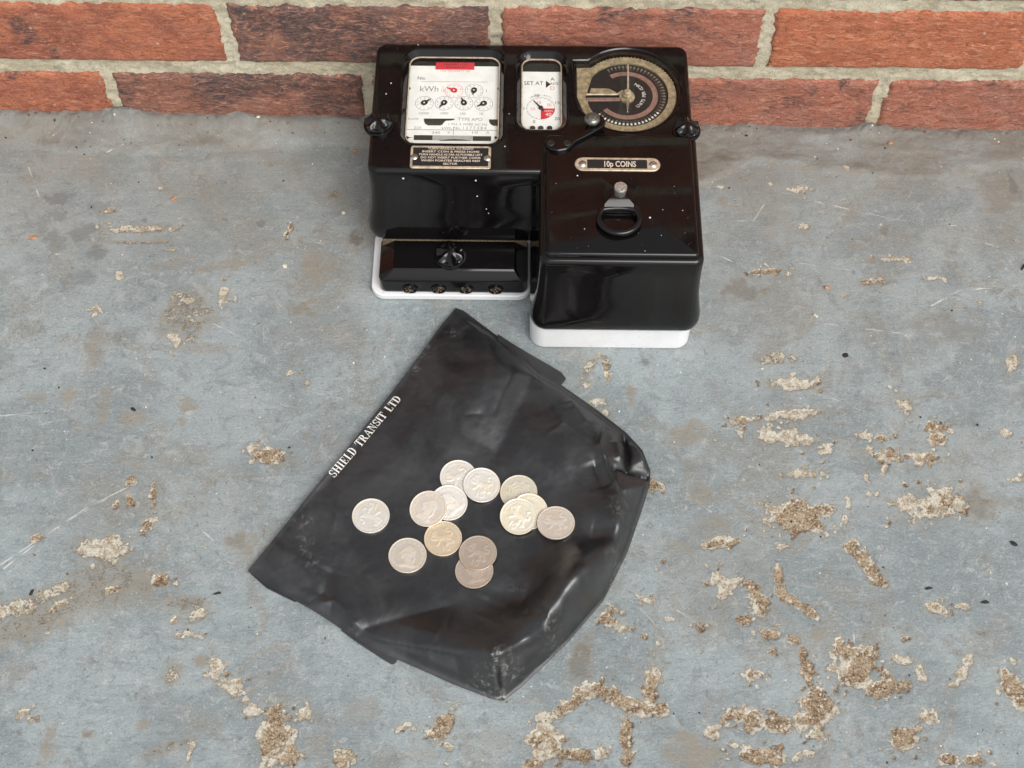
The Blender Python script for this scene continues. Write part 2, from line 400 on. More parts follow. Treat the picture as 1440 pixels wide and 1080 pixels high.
_FONT = {}
def text_tris(s, bold=0.0):
    if (s, bold) in _FONT: return _FONT[(s, bold)]
    cu = bpy.data.curves.new('tmp', 'FONT'); cu.body = s; cu.size = 1.0; cu.resolution_u = 3; cu.offset = bold
    o = bpy.data.objects.new('tmp', cu); COL.objects.link(o)
    bpy.context.view_layer.update()
    me = bpy.data.meshes.new_from_object(o)
    v = np.array([x.co[:2] for x in me.vertices]).reshape(-1, 2); f = [tuple(p.vertices) for p in me.polygons]
    bpy.data.objects.remove(o); bpy.data.curves.remove(cu); bpy.data.meshes.remove(me)
    _FONT[(s, bold)] = (v, f); return v, f
def put_text(mb, s, x, y, z, cap, ang=0, align='C', sx=1.0, width=None, bold=0.0):
    """cap = cap height in mm; (x, y) = middle of the line's foot, or its left end"""
    v, f = text_tris(s, bold)
    if not len(v): return
    k = cap/0.69; u = v*k
    w0, w1 = u[:, 0].min(), u[:, 0].max()
    if width: sx = width/(w1-w0)
    u = u*np.array([sx, 1.0]); w0 *= sx; w1 *= sx
    u = u-np.array([(w0+w1)/2 if align == 'C' else w0, 0])
    a = math.radians(ang); ca, sa = math.cos(a), math.sin(a)
    mb.add([(x+p[0]*ca-p[1]*sa, y+p[0]*sa+p[1]*ca, z) for p in u], f)

# ------------------------------------------------------------------ FLOOR
xs = np.concatenate([np.array([-3000, -1800, -1000, -700, -580]), np.arange(-520, 520.1, 1.0), np.array([580, 700, 1000, 1800, 3000])])
ys = np.concatenate([np.array([-3600, -2200, -1300, -900, -740, -680]), np.arange(-630, 6.1, 1.0)])
GX, GY = np.meshgrid(xs, ys)
wear = np.zeros(GX.shape+(3,)); stain_shade = np.zeros(GX.shape+(3,))
def local_scale(px, py):
    a = at(px, py); b = at(px+1, py); c = at(px, py+1)
    return np.linalg.norm(b-a), np.linalg.norm(c-a)          # mm per px across, along
def window(x0, x1, y0, y1):
    i0, i1 = np.searchsorted(xs, [x0, x1]); j0, j1 = np.searchsorted(ys, [y0, y1])
    return slice(j0, j1), slice(i0, i1)
def soft(cur, new): return np.maximum(cur, new)
def blob(px, py, rx, ry, rot=0, brown=0.0, cream=0.0, st=0.0, dk=0.0, seed=0, warp=0.45, edge=0.22):
    c = at(px, py); sx, sy = local_scale(px, py); RX, RY = rx*sx, ry*sy; M = max(RX, RY)*1.9
    J, I = window(c[0]-M, c[0]+M, c[1]-M, c[1]+M)
    X, Y = GX[J, I], GY[J, I]
    a = math.radians(rot); dx = X-c[0]; dy = Y-c[1]
    u = (dx*math.cos(a)+dy*math.sin(a))/RX; v = (-dx*math.sin(a)+dy*math.cos(a))/RY
    s = max(2.5, min(RX, RY)*0.9)
    d = np.sqrt(u*u+v*v) + warp*2*(fbm(X, Y, s, seed, 3)-0.5)*1.25 + 0.95*(fbm(X, Y, 6.5, seed+3, 4)-0.5) + 0.45*(fbm(X, Y, 2.2, seed+1, 2)-0.5)
    fin = lambda r0, e: 1-sstep(r0-e, r0+e, d)
    d = d + 0.55*np.clip(fbm(X, Y, 10.0, seed+4, 3)-0.56, 0, 1)*4
    vary = 0.55*(fbm(X, Y, max(9.0, 0.8*min(RX, RY)), seed+2, 2)-0.5)*2
    if brown: wear[J, I, 0] = soft(wear[J, I, 0], brown*(1-sstep(-edge, edge, d-(0.74+vary))))
    if cream: wear[J, I, 1] = soft(wear[J, I, 1], cream*(1-sstep(-edge, edge, d-((0.98 if brown else 0.92)-0.35*vary))))
    if st: stain_shade[J, I, 1] = soft(stain_shade[J, I, 1], st*fin(1.25, 0.60))
    if dk: stain_shade[J, I, 0] = soft(stain_shade[J, I, 0], dk*fin(0.95, 0.25))
def band(pts, wpx, **kw):
    for (x0, y0), (x1, y1) in zip(pts[:-1], pts[1:]):
        n = max(1, int(math.hypot(x1-x0, y1-y0)/(wpx*0.8)))
        for k in range(n+1):
            t = k/n; blob(x0+(x1-x0)*t+random.uniform(-2, 2), y0+(y1-y0)*t+random.uniform(-2, 2), wpx*random.uniform(0.75, 1.2), wpx*random.uniform(0.65, 1.0), random.uniform(0, 180), seed=random.randint(0, 40), **kw)
BR = dict(brown=1.0, cream=0.92, st=0.45)
CR = dict(cream=0.95, st=0.55)
for k, a in enumerate([
    (1123, 725, 57, 25, -3, BR), (1324, 707, 34, 20, 0, BR), (1296, 707, 52, 24, 8, CR), (1375, 712, 22, 19, 0, dict(st=1.0, dk=0.4)),
    (1252, 640, 28, 9, -6, BR), (1300, 645, 24, 9, 4, BR), (1316, 610, 17, 16, 30, BR), (1270, 570, 10, 20, 20, CR), (1241, 615, 14, 5, 0, BR), (1217, 613, 12, 5, 0, CR),
    (1107, 615, 68, 12, -9, CR), (1050, 591, 24, 8, 0, BR), (1110, 583, 52, 9, 4, dict(cream=0.75, st=0.6)), (1158, 634, 12, 9, 0, CR), (1115, 540, 34, 9, 0, dict(cream=0.8, st=0.7)),
    (1136, 666, 27, 7, 5, CR), (1066, 843, 13, 24, 20, BR), (1045, 870, 12, 8, 0, BR), (1016, 822, 21, 20, 0, dict(cream=0.8, st=0.3)), (1013, 763, 26, 9, 10, BR), (1002, 745, 22, 16, 20, dict(st=0.8)),
    (1319, 857, 19, 9, -38, BR), (1080, 892, 15, 8, 0, BR), (1117, 900, 9, 7, 0, BR), (1087, 916, 7, 6, 0, BR), (1149, 892, 8, 8, 0, dict(st=0.9)),
    (1200, 940, 36, 34, 0, BR), (1243, 967, 36, 14, 10, BR), (1136, 940, 12, 25, 0, BR), (1152, 1000, 30, 30, 20, BR), (1088, 1015, 46, 13, 4, BR), (1045, 1007, 25, 12, 0, BR),
    (1270, 1037, 25, 20, 30, BR), (1305, 1007, 15, 9, 0, BR), (1353, 945, 9, 26, -35, CR), (1270, 927, 14, 8, 0, CR), (1296, 948, 8, 14, 20, CR),
    (1428, 970, 22, 26, 0, BR), (1367, 1069, 26, 8, 0, BR), (1331, 1066, 11, 10, 0, BR), (1077, 1061, 56, 15, 0, BR), (1002, 1029, 10, 12, 0, BR), (1060, 948, 14, 12, -30, BR),
    (916, 967, 11, 32, -12, BR), (769, 1046, 27, 24, 0, BR), (817, 1060, 32, 10, 0, BR), (750, 1072, 14, 12, 0, BR), (817, 933, 13, 29, -15, dict(st=1.0, dk=0.5)), (822, 936, 24, 34, -15, dict(cream=0.25)),
    (625, 1016, 11, 24, -20, BR), (612, 1026, 20, 9, 15, BR), (571, 1020, 12, 6, 0, CR), (429, 1002, 13, 8, 25, CR), (483, 1069, 17, 14, 0, BR), (406, 1062, 16, 12, 0, BR), (633, 1050, 7, 5, 0, BR),
    (387, 1035, 24, 40, -8, BR), (408, 1058, 14, 12, 0, BR), (330, 966, 16, 12, -40, CR), (305, 942, 12, 22, 15, CR), (273, 893, 20, 3, -12, CR), (355, 995, 18, 12, -30, CR),
    (147, 769, 32, 20, 0, dict(cream=0.7, st=0.9)), (168, 776, 10, 9, 0, dict(st=1.0, cream=0.9)), (227, 815, 15, 8, 0, BR), (262, 849, 30, 10, 0, dict(st=0.7, cream=0.4)), (280, 862, 14, 6, 0, CR), (246, 872, 8, 7, 0, BR), (272, 870, 8, 6, 0, CR),
    (184, 676, 8, 8, 0, BR), (184, 706, 8, 9, 0, BR), (215, 695, 7, 20, 0, BR), (207, 740, 8, 20, -30, BR), (164, 709, 5, 7, 0, BR), (53, 757, 9, 8, 0, BR),
    (380, 642, 22, 10, 0, BR), (355, 632, 12, 8, 0, CR), (338, 764, 17, 14, 0, dict(st=1.0, dk=0.3)), (352, 770, 8, 14, -20, dict(st=0.9)), (35, 1002, 14, 9, 0, CR), (242, 947, 13, 13, 0, dict(st=0.9, cream=0.5)), (67, 1053, 8, 24, 0, dict(st=1.0)), (240, 1050, 30, 7, 20, dict(st=0.9, cream=0.4)), (282, 930, 8, 7, 0, dict(st=1.0)), (267, 1058, 4, 18, -10, CR), (124, 1031, 7, 6, 0, dict(st=1, dk=0.4)), (200, 1018, 8, 6, 0, dict(st=1)),
    (265, 441, 32, 30, 0, dict(st=0.85, cream=0.45)), (258, 420, 14, 8, 0, dict(st=1.0, cream=0.6)), (312, 414, 12, 16, 20, CR), (245, 481, 8, 16, 0, CR), (285, 490, 30, 6, 0, dict(st=0.7)), (426, 435, 19, 9, 5, dict(st=1.0, dk=0.25)), (435, 424, 12, 3, 30, dict(st=1.0)), (444, 378, 21, 18, 0, dict(st=1.0)), (134, 494, 9, 22, 0, dict(st=0.8)), (146, 570, 7, 22, 0, dict(st=0.8)), (263, 572, 10, 9, 0, dict(st=1.0)), (188, 588, 14, 9, 0, dict(st=0.8)), (96, 556, 10, 10, 0, dict(st=0.8)),
    (199, 322, 46, 6, 2, dict(cream=0.62, st=0.9)), (191, 341, 42, 2.6, 1, dict(brown=1.0, st=1.0)), (235, 352, 18, 3, 0, dict(brown=1.0)), (155, 297, 12, 4, 0, dict(brown=0.9)), (320, 372, 36, 6, 12, dict(st=0.8)), (245, 370, 26, 5, 15, dict(st=0.7)), (166, 388, 8, 7, 0, CR), (130, 435, 11, 4, 0, CR), (405, 325, 6, 13, -8, BR), (366, 314, 8, 7, 0, dict(dk=0.6)), (499, 337, 9, 10, 0, dict(st=1.0, dk=0.8)), (471, 274, 9, 5, 0, dict(st=1, cream=0.4)), (384, 230, 9, 5, 0, dict(st=1)), (430, 540, 6, 5, 0, CR), (255, 592, 5, 5, 0, dict(st=1)), (52, 560, 12, 5, 0, dict(st=.7)),
    (81, 278, 18, 9, 5, dict(dk=0.55)), (116, 325, 18, 14, 20, dict(dk=0.6)), (83, 339, 18, 14, -10, dict(dk=0.5)), (138, 355, 16, 13, 0, dict(dk=0.55)), (142, 290, 18, 10, 0, dict(dk=0.5)), (78, 302, 17, 8, -15, dict(dk=0.5)), (93, 398, 12, 10, 0, dict(dk=0.5)), (120, 393, 15, 12, 0, dict(dk=0.45)), (60, 320, 10, 14, 0, dict(dk=0.3)),
    (180, 472, 22, 10, 10, dict(dk=0.35, cream=0.3)), (1088, 380, 33, 5, 4, dict(cream=0.8, brown=0.75)), (1258, 364, 33, 3.2, 1, dict(cream=0.7, st=1.0)), (1232, 395, 19, 6, 4, dict(brown=0.8, st=0.9, cream=0.6)), (1043, 408, 24, 14, 10, dict(st=0.8, dk=0.45)), (1123, 266, 15, 7, 0, dict(cream=0.75)), (1093, 315, 22, 26, 20, dict(st=0.55)), (1408, 275, 26, 24, 0, dict(st=0.9, dk=0.25)), (1424, 262, 6, 18, 0, dict(dk=0.7)), (1090, 504, 25, 10, 10, dict(cream=0.55, st=0.6)), (1016, 283, 8, 6, 0, dict(st=1)), (1245, 325, 9, 7, 10, dict(st=0.8, dk=0.4)), (1330, 400, 26, 18, 0, dict(dk=0.25)), (1330, 460, 40, 20, 0, dict(dk=0.2, st=0.4)), (1425, 510, 9, 18, -30, CR), (1312, 391, 12, 3, 10, CR), (1130, 318, 8, 5, 0, CR), (1190, 238, 5, 4, 0, CR),
    (830, 515, 6, 20, -22, dict(st=1.0, cream=0.5)), (853, 520, 6, 20, 0, dict(brown=0.8, cream=0.9)), (828, 541, 8, 6, 0, CR), (887, 556, 6, 14, 0, dict(st=1.0)), (852, 580, 8, 6, -30, CR), (920, 682, 15, 8, -8, BR), (965, 610, 20, 12, 20, dict(st=1.0)), (985, 697, 14, 9, 0, dict(st=0.8)), (1413, 609, 10, 7, 0, CR), (1430, 675, 12, 4, 0, CR), (1245, 660, 10, 5, 60, dict(cream=1)), (1218, 672, 6, 8, 0, CR), (1192, 706, 5, 14, -10, CR), (905, 509, 8, 5, 0, dict(dk=.8)), (840, 565, 10, 6, 0, CR), (855, 866, 16, 13, 30, BR), (870, 880, 18, 7, -20, CR), (905, 842, 14, 4, -30, CR), (906, 894, 7, 5, 0, BR), (940, 870, 8, 4, 0, CR),
    (1100, 770, 9, 5, 0, CR), (960, 770, 22, 8, 0, dict(st=.7)), (990, 880, 26, 5, 0, dict(cream=.5, st=.5)), (985, 884, 8, 5, 0, BR), (1355, 852, 10, 5, 0, CR), (1382, 890, 10, 5, 0, dict(st=.6, cream=.5)), (1425, 930, 5, 6, 0, CR), (700, 1040, 24, 12, 0, dict(st=.4)), (600, 1060, 22, 8, 0, dict(st=.5)), (508, 1000, 18, 16, 0, dict(st=.55)), (450, 1040, 12, 14, 0, dict(st=.4)),
    (250, 700, 120, 50, 10, dict(st=0.18)), (1010, 800, 70, 60, 0, dict(st=0.30)), (1330, 640, 90, 30, 0, dict(st=0.25)), (300, 250, 220, 25, 0, dict(st=0.35)), (1100, 420, 100, 50, 0, dict(st=0.2)), (450, 420, 50, 60, 0, dict(st=0.25)),
]):
    blob(*a[:5], seed=k*7+1, **a[5])
    if a[2] > 10 and ('cream' in a[5]) and a[5]['cream'] > 0.6:                 # flakes broken off round the edge
        for q_ in range(int(3+a[2]/9)):
            th = random.uniform(0, 6.28); f_ = random.uniform(0.95, 1.55)
            blob(a[0]+a[2]*f_*math.cos(th), a[1]+a[3]*f_*math.sin(th)*1.2, random.uniform(1.5, 5), random.uniform(1.2, 3.5), random.uniform(0, 180), seed=k*11+q_, **(CR if random.random() < .6 else BR))
band([(1200, 768), (1216, 785), (1235, 819)], 11, **BR)
band([(1093, 803), (1100, 835), (1147, 865)], 9, **BR)
band([(787, 1000), (817, 979), (837, 967), (862, 979), (892, 996), (925, 995)], 13, **BR)
band([(883, 1015), (880, 1040), (880, 1070)], 10, **BR)
band([(0, 893), (58, 871), (111, 840), (169, 831), (195, 824)], 20, cream=0.33, st=0.9)
band([(70, 858), (90, 848)], 6, brown=0.8, cream=0.9)
band([(150, 830), (165, 828)], 6, brown=0.8, cream=0.9)
band([(100, 820), (150, 800), (180, 815)], 18, cream=0.38, st=0.7)
band([(0, 865), (40, 850), (90, 825)], 13, cream=0.6, st=0.6)
band([(765, 1035), (760, 1010), (785, 1003)], 8, **CR)
band([(960, 1042), (1000, 1060), (950, 1062)], 14, st=0.9)
for k in range(80):                                                    # small scattered chips all over
    px, py = random.uniform(0, 1440), random.uniform(250, 1078)
    q = random.random()
    blob(px, py, random.uniform(2, 6), random.uniform(1.5, 4.5), random.uniform(0, 180), seed=k*3+5, **(CR if q < .45 else BR if q < .62 else dict(st=0.9) if q < 0.85 else dict(dk=0.6)))
# thin scratches
def scratch(pts, wmm=0.55, amt=0.8):
    Q = [at(*p) for p in pts]
    for a, b in zip(Q[:-1], Q[1:]):
        M = 3; J, I = window(min(a[0], b[0])-M, max(a[0], b[0])+M, min(a[1], b[1])-M, max(a[1], b[1])+M)
        X, Y = GX[J, I], GY[J, I]; d = (b-a)[:2]; L2 = d @ d
        t = np.clip(((X-a[0])*d[0]+(Y-a[1])*d[1])/L2, 0, 1)
        ds = np.hypot(X-a[0]-t*d[0], Y-a[1]-t*d[1])
        wear[J, I, 2] = soft(wear[J, I, 2], amt*(0.25+0.75*vn(X, Y, 7, 2))*(1-sstep(wmm*0.5, wmm*0.5+0.9, ds)))
for s_ in [[(0, 795), (60, 755), (120, 715), (180, 685)], [(5, 800), (90, 735), (150, 702)], [(1145, 283), (1205, 297), (1265, 310), (1345, 318)], [(1125, 370), (1195, 380)], [(1160, 455), (1290, 472)], [(995, 312), (1060, 310)], [(1060, 310), (1078, 282)], [(1255, 285), (1263, 308)], [(1362, 335), (1405, 348)], [(370, 460), (372, 510)], [(300, 455), (340, 475)], [(40, 235), (58, 285)], [(150, 215), (175, 205)], [(232, 700), (300, 760)], [(0, 585), (70, 578)], [(480, 560), (440, 552)], [(1310, 430), (1350, 408), (1395, 405)], [(940, 850), (985, 880)], [(900, 855), (928, 885)], [(960, 690), (1000, 720)], [(1410, 820), (1425, 850)], [(1170, 560), (1230, 585)], [(990, 350), (1040, 372)], [(1350, 350), (1372, 370)], [(1200, 880), (1203, 925)]]:
    scratch(s_)
for k in range(95):
    px, py = random.uniform(0, 1440), random.uniform(220, 1075); a = random.gauss(0.05, 0.75); L = random.uniform(12, 75)
    c_ = random.uniform(-6, 6)
    scratch([(px, py), (px+0.5*L*math.cos(a)+c_, py+0.5*L*math.sin(a)+c_), (px+L*math.cos(a), py+L*math.sin(a))], 0.30, random.uniform(0.25, 0.6))
# heights
def curve_y(pts):
    Q = np.array([at(*p)[:2] for p in pts]); o = np.argsort(Q[:, 0]); return np.interp(GX, Q[o, 0], Q[o, 1])
edgeY = curve_y([(-200, 210), (0, 205), (150, 218), (300, 213), (420, 203), (515, 210), (760, 230), (985, 262), (1045, 238), (1100, 233), (1170, 244), (1250, 252), (1300, 253), (1380, 243), (1440, 230), (1600, 220)])
edgeY = edgeY+3.0*(fbm(GX, GY*0, 30, 4, 3)-0.5)*2
Z = 1.1*(fbm(GX, GY, 140, 1, 3)-0.5)+0.5*(fbm(GX, GY, 26, 2, 3)-0.5)+0.16*(fbm(GX, GY, 5, 3, 2)-0.5)
lump = sstep(-2, 9, GY-edgeY+6*(fbm(GX, GY, 18, 0, 3)-0.5))
Z += lump*(2.0+2.6*(fbm(GX*0.5, GY, 14, 5, 4)-0.5))
zf = np.interp(GX, [-600, -364, 0, 315, 600], [17, 15, 8, 2.5, 2.0])
Z += (zf-1.0)*sstep(-34, -2, GY)**1.5+1.5*sstep(-12, 0, GY)*(fbm(GX, GY, 9, 2, 3)-0.5)
stain_shade[..., 1] = soft(stain_shade[..., 1], lump*np.clip(0.50+1.3*(fbm(GX*0.4, GY, 22, 3, 4)-0.45), 0, 0.95))
stain_shade[..., 1] = soft(stain_shade[..., 1], 0.85*np.exp(-((GY-edgeY-2)/4.0)**2)*(fbm(GX, GY, 40, 1, 2) > 0.42)*(GX > 60))
stain_shade[..., 1] = soft(stain_shade[..., 1], 0.62*sstep(-200, -50, GY)*np.clip(0.35+1.6*(fbm(GX*0.6, GY, 36, 2, 4)-0.42), 0.1, 1))  # brown film deepening toward the wall paints in the wall's shade
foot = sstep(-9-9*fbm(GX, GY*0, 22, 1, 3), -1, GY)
stain_shade[..., 0] = soft(stain_shade[..., 0], foot*np.clip(0.25+1.6*(fbm(GX, GY, 11, 2, 4)-0.42), 0, 0.85))
Z += foot*2.2*(fbm(GX, GY, 7, 4, 3)-0.45)
for jx, jw, jh in ((-357, 16, 6), (316, 18, 6), (-250, 9, 3), (205, 10, 3)):     # mortar droppings at the joints
    Z += jh*np.exp(-((GX-jx)/jw)**2-((GY+1)/7)**2)*(0.5+fbm(GX, GY, 5, 1, 3))
stain_shade[..., 1] = soft(stain_shade[..., 1], 0.7*sstep(-75, -30, GY)*np.clip(0.2+1.5*(fbm(GX*0.5, GY, 30, 0, 4)-0.42), 0, 1))
grime_shade = 0.80*lump*np.clip(0.55+1.3*(fbm(GX*0.35, GY, 20, 1, 4)-0.45), 0, 1)+0.30*sstep(-170, -40, GY)*np.clip(0.3+1.8*(fbm(GX*0.5, GY, 34, 5, 4)-0.42), 0, 1)  # dirt smear on the fillet, plus the wall's shade painted as a gradient
stain_shade[..., 2] = np.clip(grime_shade, 0, 0.9)
rough_b = fbm(GX, GY, 3.2, 4, 2)-0.5
wb = sstep(0.35, 0.6, wear[..., 0]); wc = sstep(0.4, 0.6, wear[..., 1])
Z -= wc*0.55+wb*0.75
Z += wb*1.5*rough_b+wc*(1-wb)*0.6*rough_b-0.08*wear[..., 2]
far = (np.abs(GX) > 560) | (GY < -660)
Z = np.where(far, -0.1, Z)
Z = Z-np.where((GX > -130) & (GX < 150) & (GY > -245) & (GY < -6), np.maximum(Z-0.2, 0), 0)      # the meter sits flat
ny, nx = GX.shape
V = np.stack([GX, GY, Z], -1).reshape(-1, 3)*MM
idx = np.arange(ny*nx).reshape(ny, nx)
F = np.stack([idx[:-1, :-1], idx[:-1, 1:], idx[1:, 1:], idx[1:, :-1]], -1).reshape(-1, 4)
me = bpy.data.meshes.new('floor')
me.vertices.add(len(V)); me.vertices.foreach_set('co', V.astype(np.float32).ravel())
me.loops.add(F.size); me.loops.foreach_set('vertex_index', F.astype(np.int32).ravel())
me.polygons.add(len(F)); me.polygons.foreach_set('loop_start', np.arange(0, F.size, 4, dtype=np.int32))
me.update(calc_edges=True)
me.shade_smooth()
for nm, arr in (('wear', wear), ('stain_shade', stain_shade)):
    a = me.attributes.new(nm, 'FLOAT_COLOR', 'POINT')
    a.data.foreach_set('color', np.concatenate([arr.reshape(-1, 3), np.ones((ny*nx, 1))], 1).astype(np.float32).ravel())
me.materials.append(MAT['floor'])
fl = bpy.data.objects.new('floor', me); COL.objects.link(fl); tag(fl, kind='structure')
def floor_z(x, y):
    i = int(np.clip(np.searchsorted(xs, x), 0, nx-1)); j = int(np.clip(np.searchsorted(ys, y), 0, ny-1)); return float(Z[j, i])

# ------------------------------------------------------------------ BRICK WALL
wall = empty('brick_wall', (0, 0, 0))
tag(wall, 'red brick wall with sandy mortar joints rising behind the black coin meter', 'wall')
OR, PU, PK = (0.58, 0.200, 0.108), (0.20, 0.085, 0.062), (0.55, 0.25, 0.16)
BM = {
    'red': mat_brick('orange_red_brick', OR, (0.40, 0.135, 0.085), PK, 0.14, 1),
    'burnt': mat_brick('burnt_purple_brick', (0.33, 0.150, 0.11), (0.23, 0.135, 0.118), (0.55, 0.28, 0.18), 0.64, 2),
    'mid': mat_brick('dull_red_brick', (0.50, 0.185, 0.120), (0.43, 0.180, 0.130), (0.54, 0.28, 0.20), 0.28, 3),
    'brown': mat_brick('brown_brick', (0.37, 0.160, 0.11), (0.30, 0.150, 0.115), (0.50, 0.27, 0.19), 0.46, 5),
    'bright': mat_brick('bright_red_brick', (0.62, 0.205, 0.105), (0.54, 0.175, 0.090), (0.62, 0.30, 0.19), 0.08, 4),
}
def brick_mesh(cx, z0, z1, L, seed, fine):
    nx_, nz_ = (96, 32) if fine else (6, 3)
    u = np.linspace(-1, 1, nx_); v = np.linspace(-1, 1, nz_)
    U, W = np.meshgrid(u, v)
    X = U*L/2; ZZ = W*(z1-z0)/2
    e = np.minimum(L/2-np.abs(X), (z1-z0)/2-np.abs(ZZ))
    if fine:
        X = X+(np.abs(U) > 0.985)*3.0*(fbm(ZZ, X*0, 8, seed, 4)-0.5)*2
        ZZ = ZZ+(np.abs(W) > 0.98)*2.3*(fbm(X, ZZ*0, 9, seed+2, 4)-0.5)*2
        d = 2.4*(fbm(X, ZZ, 17, seed, 4)-0.5)+1.8*(fbm(X*0.5+ZZ, ZZ*1.4-X*0.3, 5, seed+1, 3)-0.5)
    else: d = 0*X
    Yv = -d+2.6*(1-sstep(0, 3.2, e))
    P = np.stack([X, Yv, ZZ], -1)
    mb = MB(); n = nx_*nz_
    vs_ = P.reshape(-1, 3).tolist(); fs = []
    for j in range(nz_-1):
        for i in range(nx_-1):
            a = j*nx_+i; fs.append((a, a+1, a+nx_+1, a+nx_))
    ring = [i for i in range(nx_)]+[j*nx_+nx_-1 for j in range(1, nz_)]+[(nz_-1)*nx_+i for i in range(nx_-2, -1, -1)]+[j*nx_ for j in range(nz_-2, 0, -1)]
    for i in ring: vs_.append([vs_[i][0], 70.0, vs_[i][2]])
    m_ = len(ring)
    for k in range(m_): fs.append((ring[(k+1) % m_], ring[k], n+k, n+(k+1) % m_))
    fs.append(tuple(n+k for k in range(m_)))
    return vs_, fs
def brick(cx, z0, z1, L, kind, seed, fine, shared=None):
    c = np.array([cx, 0.0, (z0+z1)/2])
    if shared is None:
        vs_, fs = brick_mesh(cx, z0, z1, L, seed, fine)
        me_ = bpy.data.meshes.new('brick'); me_.from_pydata((np.array(vs_)*MM).tolist(), [], fs); me_.validate()
        me_.shade_smooth(); me_.set_sharp_from_angle(angle=math.radians(55)); me_.materials.append(BM[kind])
    else: me_ = shared
    o = bpy.data.objects.new('brick', me_); COL.objects.link(o); o.parent = wall; o.location = c*MM
    return me_
JW = 10.2
A = [(-471, -246, 'red'), (-246, -22, 'burnt'), (-22, 203, 'mid'), (203, 430, 'bright'), (430, 655, 'red'), (-696, -471, 'mid')]
B = [(-583, -360, 'red'), (-360, -134, 'burnt'), (-134, 92, 'mid'), (92, 314, 'mid'), (314, 540, 'mid')]
for k, (a, b, kd) in enumerate(A): brick((a+b)/2, 79.0, 145.4, b-a-JW, kd, 3+k, True)
for k, (a, b, kd) in enumerate(B): brick((a+b)/2, -2.0, 64.2, b-a-JW, 'brown' if kd == 'burnt' else kd, 13+k, True)
for k in range(6): brick(-583+112.5+225*k, 158.0, 223.5, 213.5, ['mid', 'red', 'burnt', 'mid', 'mid', 'red'][k], 23+k, True)
sh = {}
for c_ in range(3):
    for k in range(6):
        kd = random.choice(['mid', 'red', 'burnt', 'bright'])
        z0 = 235+c_*77; sh[kd] = brick((-583+112.5 if c_ % 2 else -583)+225*k+(0 if c_ % 2 else 0), z0, z0+64.6, 212, kd, 40+k, False, sh.get(kd))
# mortar bed behind the brick faces: one uneven sheet, proud of the back of the joints
mx = np.concatenate([[-760], np.arange(-520, 520.1, 2.5), [760]]); mz = np.concatenate([np.arange(-6, 172, 1.6), np.arange(176, 462, 12)])
MX, MZ = np.meshgrid(mx, mz)
MY = 2.6-3.4*(fbm(MX, MZ, 12, 3, 3)-0.5)-2.0*(fbm(MX, MZ, 3.2, 1, 2)-0.5)
MY = np.where(MZ > 174, 3.0, MY)
nzm, nxm = MX.shape; ii = np.arange(nzm*nxm).reshape(nzm, nxm)
obj('mortar', np.stack([MX, MY, MZ], -1).reshape(-1, 3), np.stack([ii[:-1, :-1], ii[:-1, 1:], ii[1:, 1:], ii[1:, :-1]], -1).reshape(-1, 4).tolist(), 'mortar', wall, smooth=80)

# ------------------------------------------------------------------ COIN METER
H = 118.0
meter = empty('coin_meter', (8, -120, 0))
tag(meter, 'glossy black prepayment coin meter with dials lying face up against the brick wall', 'coin meter')
X0, X1, Y0, Y1 = -120.0, 136.5, -146.0, -11.0
FLARE = [(3.0, 33), (4.8, 35), (5.8, 38.5), (5.8, 44), (4.6, 52), (2.7, 62), (1.2, 74), (0.4, 88), (0.0, 100), (0.0, 113.5), (-0.6, 116), (-1.7, 117.4), (-3.4, H)]
def p2(px, py, z): return at(px, py, z)[:2]
# window outlines (on the face)
W1 = (p2(565, 135, H)[0], p2(709.5, 135, H)[0], p2(640, 203.5, H)[1], p2(640, 69.5, H)[1])
W2 = (p2(725.5, 135, H)[0], p2(798, 135, H)[0], p2(760, 184, H)[1], p2(760, 72, H)[1])
DC = p2(881.5, 131.5, H-5)                     # coin dial centre
DR = 41.5
def dial_outline(R, lug):
    """circle with a square lug towards the left"""
    P = circ(DC[0], DC[1], R, 44, -152, 135)
    P += [(DC[0]-lug, DC[1]+R*0.70), (DC[0]-lug, DC[1]-R*0.10)]
    return P
cs = MB()
cs.loft([rr3(X0-o, X1+o, Y0-o, Y1+min(o, 6), 9+o*1.2, z, 8) for o, z in FLARE], True, False)
# face with holes, filled by triangulation
bm = bmesh.new()
def loop(P):
    vv = [bm.verts.new((x, y, H)) for x, y in P]
    for i in range(len(vv)): bm.edges.new((vv[i], vv[(i+1) % len(vv)]))
loop(rrect(X0+3.4, X1-3.4, Y0+3.4, Y1-3.4, 9-3.4*1.2, 8))
loop(rrect(*W1, 12, 6)); loop(rrect(*W2, 12, 6)); loop(dial_outline(DR+3.0, DR+2.6))
bmesh.ops.triangle_fill(bm, use_beauty=True, use_dissolve=False, edges=bm.edges[:], normal=(0, 0, 1))
bm.verts.index_update()
cs.add([v.co[:] for v in bm.verts], [tuple(v.index for v in (f.verts if f.normal.z >= 0 else reversed(f.verts))) for f in bm.faces])
bm.free()
cs.obj('case', 'bake', meter, 35)
# housing that carries the coin mechanism, lower right
ch = MB(); CX0, CX1, CY0, CY1 = 14.5, 138.5, -231.5, -105.0
rbox(ch, CX0, CX1, CY0, CY1, 8, [(o, z-2 if z < 60 else z) for o, z in FLARE[:-4]]+[(0.0, 114.5), (-0.5, 117.0), (-1.6, 118.6), (-3.2, 119.4)], 8)
ch.obj('coin_housing', 'bake', meter, 35)
ld = MB(); rbox(ld, 19.5, 134.0, -227.0, -111.5, 3.5, [(0, 117), (0, 121.4), (-0.5, 122.5), (-1.5, 123.2), (-2.6, 123.4)], 6)
ld.obj('lid', 'bake', meter, 35)
LZ = 123.4
